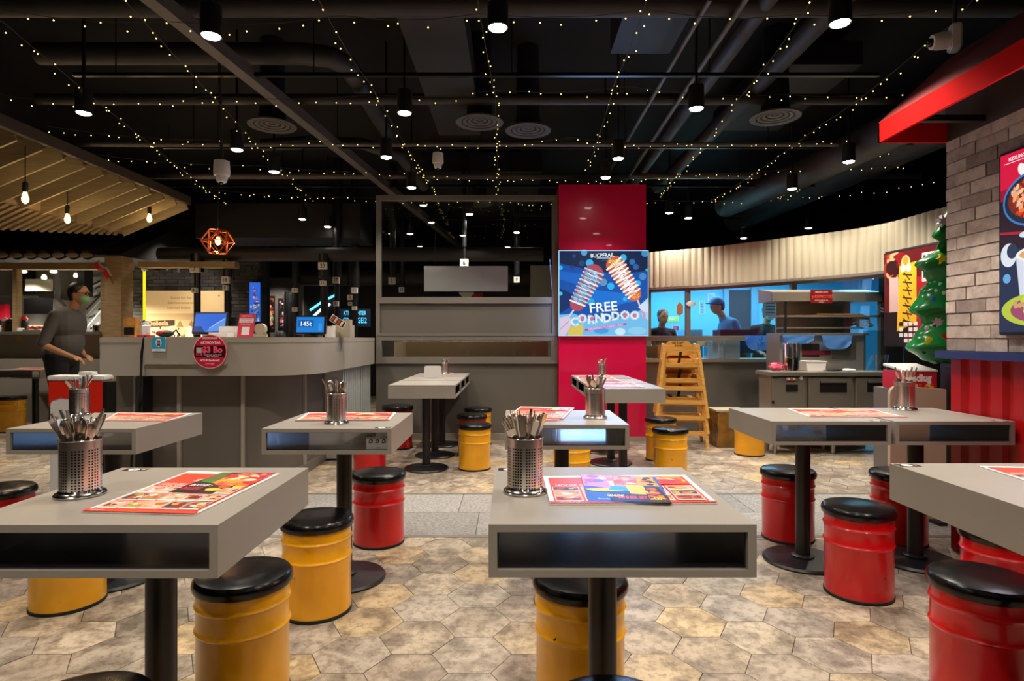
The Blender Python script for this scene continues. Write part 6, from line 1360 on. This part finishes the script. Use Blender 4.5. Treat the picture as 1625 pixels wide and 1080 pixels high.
# inflatable tree
TXc, TYc = 2.92, 4.0; t = thing('inflatable_tree', 'green inflatable Christmas tree decoration behind the brick pier edge', 'tree decoration', (TXc, TYc, .0))
def half(py): # outline half width at a picture height, in metres
    pts = [(300, .02), (318, .02), (325, .03), (352, .09), (374, .14), (380, .09), (392, .11), (418, .25), (430, .19), (445, .17), (462, .22), (492, .285), (500, .22), (512, .20), (530, .25), (550, .31), (566, .22), (575, .13)]
    for (a0, b0), (a1, b1) in zip(pts, pts[1:]):
        if a0 <= py <= a1: f_ = (py-a0)/(a1-a0); f_ = f_*f_*(3-2*f_); return b0+(b1-b0)*f_
    return .1
m = MB(); prof = []
for k in range(80): py = 575-(275)*k/79; prof.append((half(py), kz(py, TYc)))
m.lathe(prof, (TXc, TYc, 0), 40, 1, .42)
for v in m.b.verts:
    th = math.atan2(v.co.y-TYc, v.co.x-TXc); v.co.z -= .02*math.cos(th*6)*.5
m.build('body', M['treegreen'], t, smooth=True)
def orn(px, py, kind, c, r=.03):
    q = Q(px, py, TYc); dxx = q.x-TXc; hw = half(py); yy = TYc-.42*math.sqrt(max(0, hw*hw-dxx*dxx))-.004; mm = mat('ornament_'+c, c, .35) if 'ornament_'+c not in bpy.data.materials else bpy.data.materials['ornament_'+c]
    m = MB()
    if kind == 'dot': m.ball((q.x, yy, q.z), r, 12, (1, .25, 1))
    elif kind == 'tri': m.prism([(q.x-r, q.z+r*.7), (q.x+r, q.z+r*.7), (q.x, q.z-r)], 'y', yy-.008, yy+.02)
    else:
        pl = [(q.x+(r if k % 2 else r*.5)*math.cos(PI*k/(8 if kind == 'flake' else 5)), q.z+(r if k % 2 else r*.5)*math.sin(PI*k/(8 if kind == 'flake' else 5))) for k in range(16 if kind == 'flake' else 10)]; m.prism(pl, 'y', yy-.008, yy+.02)
    m.build('ornament', mm, t)
orn(1494, 352, 'flake', 'd8c8cc', .045); orn(1480, 413, 'star', 'e0d820', .035); orn(1469, 476, 'dot', '3060e0', .018); orn(1478, 512, 'flake', 'c8a0b0', .035); orn(1484, 535, 'tri', 'c82020', .03); orn(1461, 541, 'dot', 'c8c020', .03); orn(1482, 452, 'dot', 'e0e0d8', .014); orn(1474, 462, 'dot', 'e0e0d8', .012); orn(1484, 466, 'dot', 'e0e0d8', .013); orn(1464, 521, 'dot', 'd8d0cc', .018); orn(1457, 558, 'dot', '103c20', .014)
MB().box(TXc-.05, TXc+.05, TYc-.05, TYc+.05, 0, kz(572, TYc)).build('stand', M['black'], t)
MB().box(TXc-.12, TXc+.12, TYc-.12, TYc+.12, 0, .02).build('foot', M['black'], t)
x0, x1 = kx(1411, 3.75), kx(1500, 3.75)
t = thing('beige_divider', 'beige rounded divider board behind the joined tables', 'divider', ((x0+x1)/2, 3.75, 0))
zt = kz(612, 3.75); m = MB(); r_ = .05; pl = [(x0, .02), (x1, .02), (x1, zt-.02)]+[(x0+r_-r_*math.sin(a_), zt-r_+r_*math.cos(a_)) for a_ in [PI/2*k/6 for k in range(7)]]; m.prism(pl, 'y', 3.74, 3.765); m.build('board', M['beige'], t)
MB().box(x0+.05, x0+.1, 3.66, 3.84, 0, .02).build('foot', M['black'], t); MB().box(x1-.1, x1-.05, 3.66, 3.84, 0, .02).build('foot', M['black'], t)
x0, x1 = kx(1430, 3.95), kx(1484, 3.95); zb, zt = kz(617, 3.95), kz(589, 3.95)
sd = MB().box(x0-.03, x1-.0, 3.86, 4.2, 0, zb-.002).build('side_cabinet', M['counter_low'], bevel=.004)
tag(sd, 'grey cabinet behind the beige divider carrying the red carton', 'cabinet')
t = thing('red_carton', 'open red and white carton with white lettering behind the divider board', 'box', ((x0+x1)/2, 3.95, zb))
MB().box(x0, x1, 3.93, 4.15, zb, zt).build('carton', M['redbox'], t, bevel=.003); m = MB(); m.prism([(3.925, zt), (3.925, zt+.008), (4.14, zt+.045), (4.14, zt+.03)], 'x', x0-.002, x1+.002); m.build('flap', M['white'], t)
a = Art(x1-x0, zt-zb); a.text('ediug', .12, .072, .065, 'f0e4e0', 0, .003, sx=.9); a.blobs(.02, 0, .2, .035, ['e8a030', 'e8641c', 'f0c060'], 14, random.Random(2), .5); a.obj('print', frame_mx((x0, 3.929, zb), (1, 0, 0), (0, 0, 1)), M['print'], t)

# ------------------------------------------------------------------ people
def capsules(segs, balls, voxel, mt, name, parent, mx, smooth_n=6, fac=.5):
    m = MB()
    for a_, ra, b_, rb_ in segs:
        a_ = Vector(a_); b_ = Vector(b_); m.tube([a_, b_], [ra, rb_], 14); m.ball(a_, ra, 14); m.ball(b_, rb_, 14)
    for c, r, s_ in balls: m.ball(c, r, 18, s_)
    me = bpy.data.meshes.new('tmp'); m.b.to_mesh(me); m.b.free(); o = bpy.data.objects.new('tmp', me); C.objects.link(o)
    md = o.modifiers.new('r', 'REMESH'); md.mode = 'VOXEL'; md.voxel_size = voxel; md.use_smooth_shade = True
    s_ = o.modifiers.new('s', 'SMOOTH'); s_.iterations = smooth_n; s_.factor = fac
    dg = bpy.context.evaluated_depsgraph_get(); dg.update(); ev = o.evaluated_get(dg); nm = bpy.data.meshes.new_from_object(ev)
    bpy.data.objects.remove(o); nm.transform(mx); nm.materials.clear(); nm.materials.append(mt); nm.name = name
    nm.polygons.foreach_set('use_smooth', [True]*len(nm.polygons)); r = link(name, nm, parent); return r
def hand_segs(w_, dirv, up, side, curl=.5):
    w_ = Vector(w_); d = Vector(dirv).normalized(); u_ = Vector(up).normalized(); s_ = d.cross(u_).normalized()*side; out = []
    palm = w_+d*.045; out.append((w_, .024, palm+d*.03, .026))
    for k in (-1.5, -.5, .5, 1.5): out.append((w_+d*.02+s_*k*.012, .013, palm+d*.035+s_*k*.018, .012))
    for k, L in zip((-1.5, -.5, .5, 1.5), (.068, .078, .073, .058)):
        b_ = palm+d*.035+s_*k*.018; q1 = b_+(d*math.cos(curl*.7)-u_*math.sin(curl*.7))*L*.5; q2 = q1+(d*math.cos(curl*1.6)-u_*math.sin(curl*1.6))*L*.3; q3 = q2+(d*math.cos(curl*2.4)-u_*math.sin(curl*2.4))*L*.25
        out += [(b_, .0095, q1, .009), (q1, .009, q2, .0085), (q2, .0085, q3, .0075)]
    tb_ = w_+d*.02-s_*.022; t1 = tb_+(d*.7-s_*.7-u_*.2).normalized()*.038; t2 = t1+(d*.9-s_*.2-u_*.4).normalized()*.03; out += [(tb_, .013, t1, .011), (t1, .011, t2, .009)]
    return out
def person(lab, loc, face, H_=1.73, lean=.0, girth=1., arms=None, top='shirt', extra=None, hair='hair', head_tilt=0, legs=True, vox=.009):
    # built facing +x, then turned; lean shifts the upper body forward
    sc_ = H_/1.73; t = thing('person', lab, 'person', loc); ORG[t.name] = Vector((0, 0, 0))
    mx = Matrix.Rotation(face, 4, 'Z') @ Matrix.Scale(sc_, 4)
    g = girth; hip = Vector((0, 0, .93)); ch = Vector((.5*lean, 0, 1.27)); nk = Vector((.82*lean+.01, 0, 1.45)); hd = Vector((lean*1.0+.055, 0, 1.615))
    hm = Matrix.Translation(hd) @ Matrix.Rotation(head_tilt, 4, 'Y')
    S = []; B = []
    B += [(hip, .15*g, (.82, 1.05, .85)), (hip.lerp(ch, .45)+Vector((.02*g, 0, 0)), .145*g, (.85, 1.02, 1.05)), (ch, .155*g, (.78, 1.12, 1.05))]
    S += [(hip, .12*g, ch, .12*g), (ch+Vector((0, 0, .06)), .09, nk, .055), (nk, .056, hd+Vector((-.02, 0, -.05)), .055)]
    for sd_ in (-1, 1): S += [(ch+Vector((0, sd_*.08, .09)), .075, ch+Vector((-.01, sd_*.185, .10)), .058)]
    AR = []
    for sd_, (el, wr, hdir) in zip((-1, 1), arms): 
        sh = ch+Vector((-.01, sd_*.19, .09)); el = Vector(el); wr = Vector(wr); AR.append((sh, el, wr, hdir, sd_))
        S += [(sh, .052, el, .040), (el, .039, wr, .026)]; S += hand_segs(wr, hdir, (0, 0, 1), sd_, .7)
    LG = []
    for sd_ in (-1, 1):
        hp = hip+Vector((0, sd_*.085, -.02)); kn = Vector((.03, sd_*.1, .49)); an = Vector((-.01, sd_*.105, .085)); LG.append((hp, kn, an)); S += [(hp, .09*g, kn, .058), (kn, .055, an, .038), (an, .038, an+Vector((.15, 0, -.045)), .03)]
    def hb(p, r, s_): return (hm @ Vector(p), r, s_)
    B += [hb((0, 0, .01), .1, (.98, .80, 1.12)), hb((.035, 0, -.06), .062, (.95, .9, .85)), hb((.098, 0, -.012), .014, (1.2, .9, 1.5)), hb((.088, 0, .03), .03, (.5, 1.6, .4)), hb((.09, 0, -.052), .02, (.6, 1.3, .4))]
    for sd_ in (-1, 1): B.append(hb((-.005, sd_*.08, -.005), .024, (.7, .4, 1.2)))
    capsules(S, B, vox, M['skin'], 'body', t, mx)
    # clothes
    m2 = M[top]; S = [(hip+Vector((0, 0, .02)), .132*g, ch, .132*g), (ch+Vector((0, 0, .06)), .10, nk+Vector((-.01, 0, -.03)), .068)]; B = [(hip+Vector((0, 0, .03)), .162*g, (.86, 1.06, .72)), (hip.lerp(ch, .45)+Vector((.02*g, 0, 0)), .158*g, (.87, 1.03, 1.05)), (ch, .167*g, (.82, 1.12, 1.04))]
    for sh, el, wr, hdir, sd_ in AR: S += [(ch+Vector((0, sd_*.08, .09)), .085, sh, .07), (sh, .068, sh.lerp(el, .95), .058)]
    capsules(S, B, vox, m2, 'shirt', t, mx, 5)
    S = []
    for hp, kn, an in LG: S += [(hp, .105*g, kn, .075), (kn, .075, an+Vector((0, 0, .0)), .062)]
    capsules(S, [(hip+Vector((0, 0, -.02)), .16*g, (.86, 1.08, .7))], vox*1.3, M['trousers'], 'trousers', t, mx, 5)
    for hp, kn, an in LG:
        m = MB(); m.ball(an+Vector((.055, 0, -.045)), .06, 16, (2.2, .85, .72)); 
        for v in m.b.verts: v.co.z = max(v.co.z, .0)
        bmesh.ops.transform(m.b, matrix=mx, verts=m.b.verts); m.build('shoe', M['rubber'], t, smooth=True)
    m = MB(); m.ball(hm @ Vector((-.020, 0, .037)), .1, 24, (.99, .87, 1.0)); m.ball(hm @ Vector((-.055, 0, -.005)), .07, 16, (.8, 1.0, 1.1)); m.ball(hm @ Vector((-.045, 0, -.03)), .072, 16, (.75, 1.0, 1.0)); bmesh.ops.transform(m.b, matrix=mx, verts=m.b.verts); m.build('hair', M[hair], t, smooth=True)
    for sd_ in (-1, 1):
        m = MB(); m.ball(hm @ Vector((.088, sd_*.03, .008)), .011, 10); bmesh.ops.transform(m.b, matrix=mx, verts=m.b.verts); m.build('eye', M['blackglass'], t, smooth=True)
    if extra: extra(t, mx, hm)
    return t
def x_main(t, mx, hm):
    m = MB(); m.ball(hm @ Vector((.062, 0, -.05)), .058, 18, (.9, 1.08, .92)); bmesh.ops.transform(m.b, matrix=mx, verts=m.b.verts); m.build('face_mask', M['mask'], t, smooth=True, label='green face mask')
    m = MB()
    for sd_ in (-1, 1):
        c = hm @ Vector((.107, sd_*.034, .010)); pts = [c+Vector((-.012*abs(math.cos(k*PI/8))*0, .027*math.cos(k*PI/8), .019*math.sin(k*PI/8))) for k in range(17)]; m.tube(pts, .0042, 6, False); m.tube([hm @ Vector((.107, sd_*.06, .014)), hm @ Vector((.06, sd_*.083, .014)), hm @ Vector((-.01, sd_*.088, .01))], .004, 6)
    m.tube([hm @ Vector((.11, -.008, .012)), hm @ Vector((.11, .008, .012))], .0035, 6); bmesh.ops.transform(m.b, matrix=mx, verts=m.b.verts); m.build('glasses', M['black'], t, label='black-rimmed glasses')
    m = MB(); m.box(-.155, .15, -.185, .185, .935, .965); 
    bmesh.ops.transform(m.b, matrix=mx, verts=m.b.verts); m.b.free()
person('man in a grey T-shirt, glasses and green mask walking right beside the counter', (kx(98, 6.9), 6.9, 0), R(4), 1.76, .13, 1.2,
       [((-.02, -.28, 1.05), (.25, -.23, .92), (.9, .25, -.35)), ((.0, .28, 1.06), (.12, .20, .92), (.9, -.5, -.2))], 'shirt', x_main, 'hair', R(4), vox=.008)
def x_cap(col, msk=None):
    def f(t, mx, hm):
        m = MB(); m.ball(hm @ Vector((-.015, 0, .055)), .102, 20, (1.02, .92, .82)); m.ball(hm @ Vector((.085, 0, .07)), .06, 14, (1.1, 1.1, .16)); bmesh.ops.transform(m.b, matrix=mx, verts=m.b.verts); m.build('cap', M[col], t, smooth=True)
        if msk: m = MB(); m.ball(hm @ Vector((.062, 0, -.05)), .058, 16, (.9, 1.08, .92)); bmesh.ops.transform(m.b, matrix=mx, verts=m.b.verts); m.build('face_mask', M[msk], t, smooth=True)
    return f
std = [((.02, -.28, 1.08), (.22, -.2, 1.0), (1, .2, -.3)), ((.02, .28, 1.08), (.22, .2, 1.0), (1, -.2, -.3))]
person('kitchen worker in black with auburn hair behind the window beside the red column', (kx(1048, 8.75), 8.75, 0), R(-80), 1.55, .05, 1., std, 'trousers', None, 'hair_red', 0, vox=.012)
person('kitchen worker in a blue cap and blue shirt bending over the cooker', (kx(1168, 8.75), 8.75, 0), R(180), 1.72, .22, 1.1, std, 'bluecloth', x_cap('bluecloth'), 'hair', R(20), vox=.012)
person('kitchen worker in dark clothes and a white face mask, right of the blue-capped one', (kx(1212, 9.1), 9.1, 0), R(-80), 1.62, .08, 1.05, std, 'trousers', x_cap('trousers', 'white'), 'hair', R(8), vox=.012)
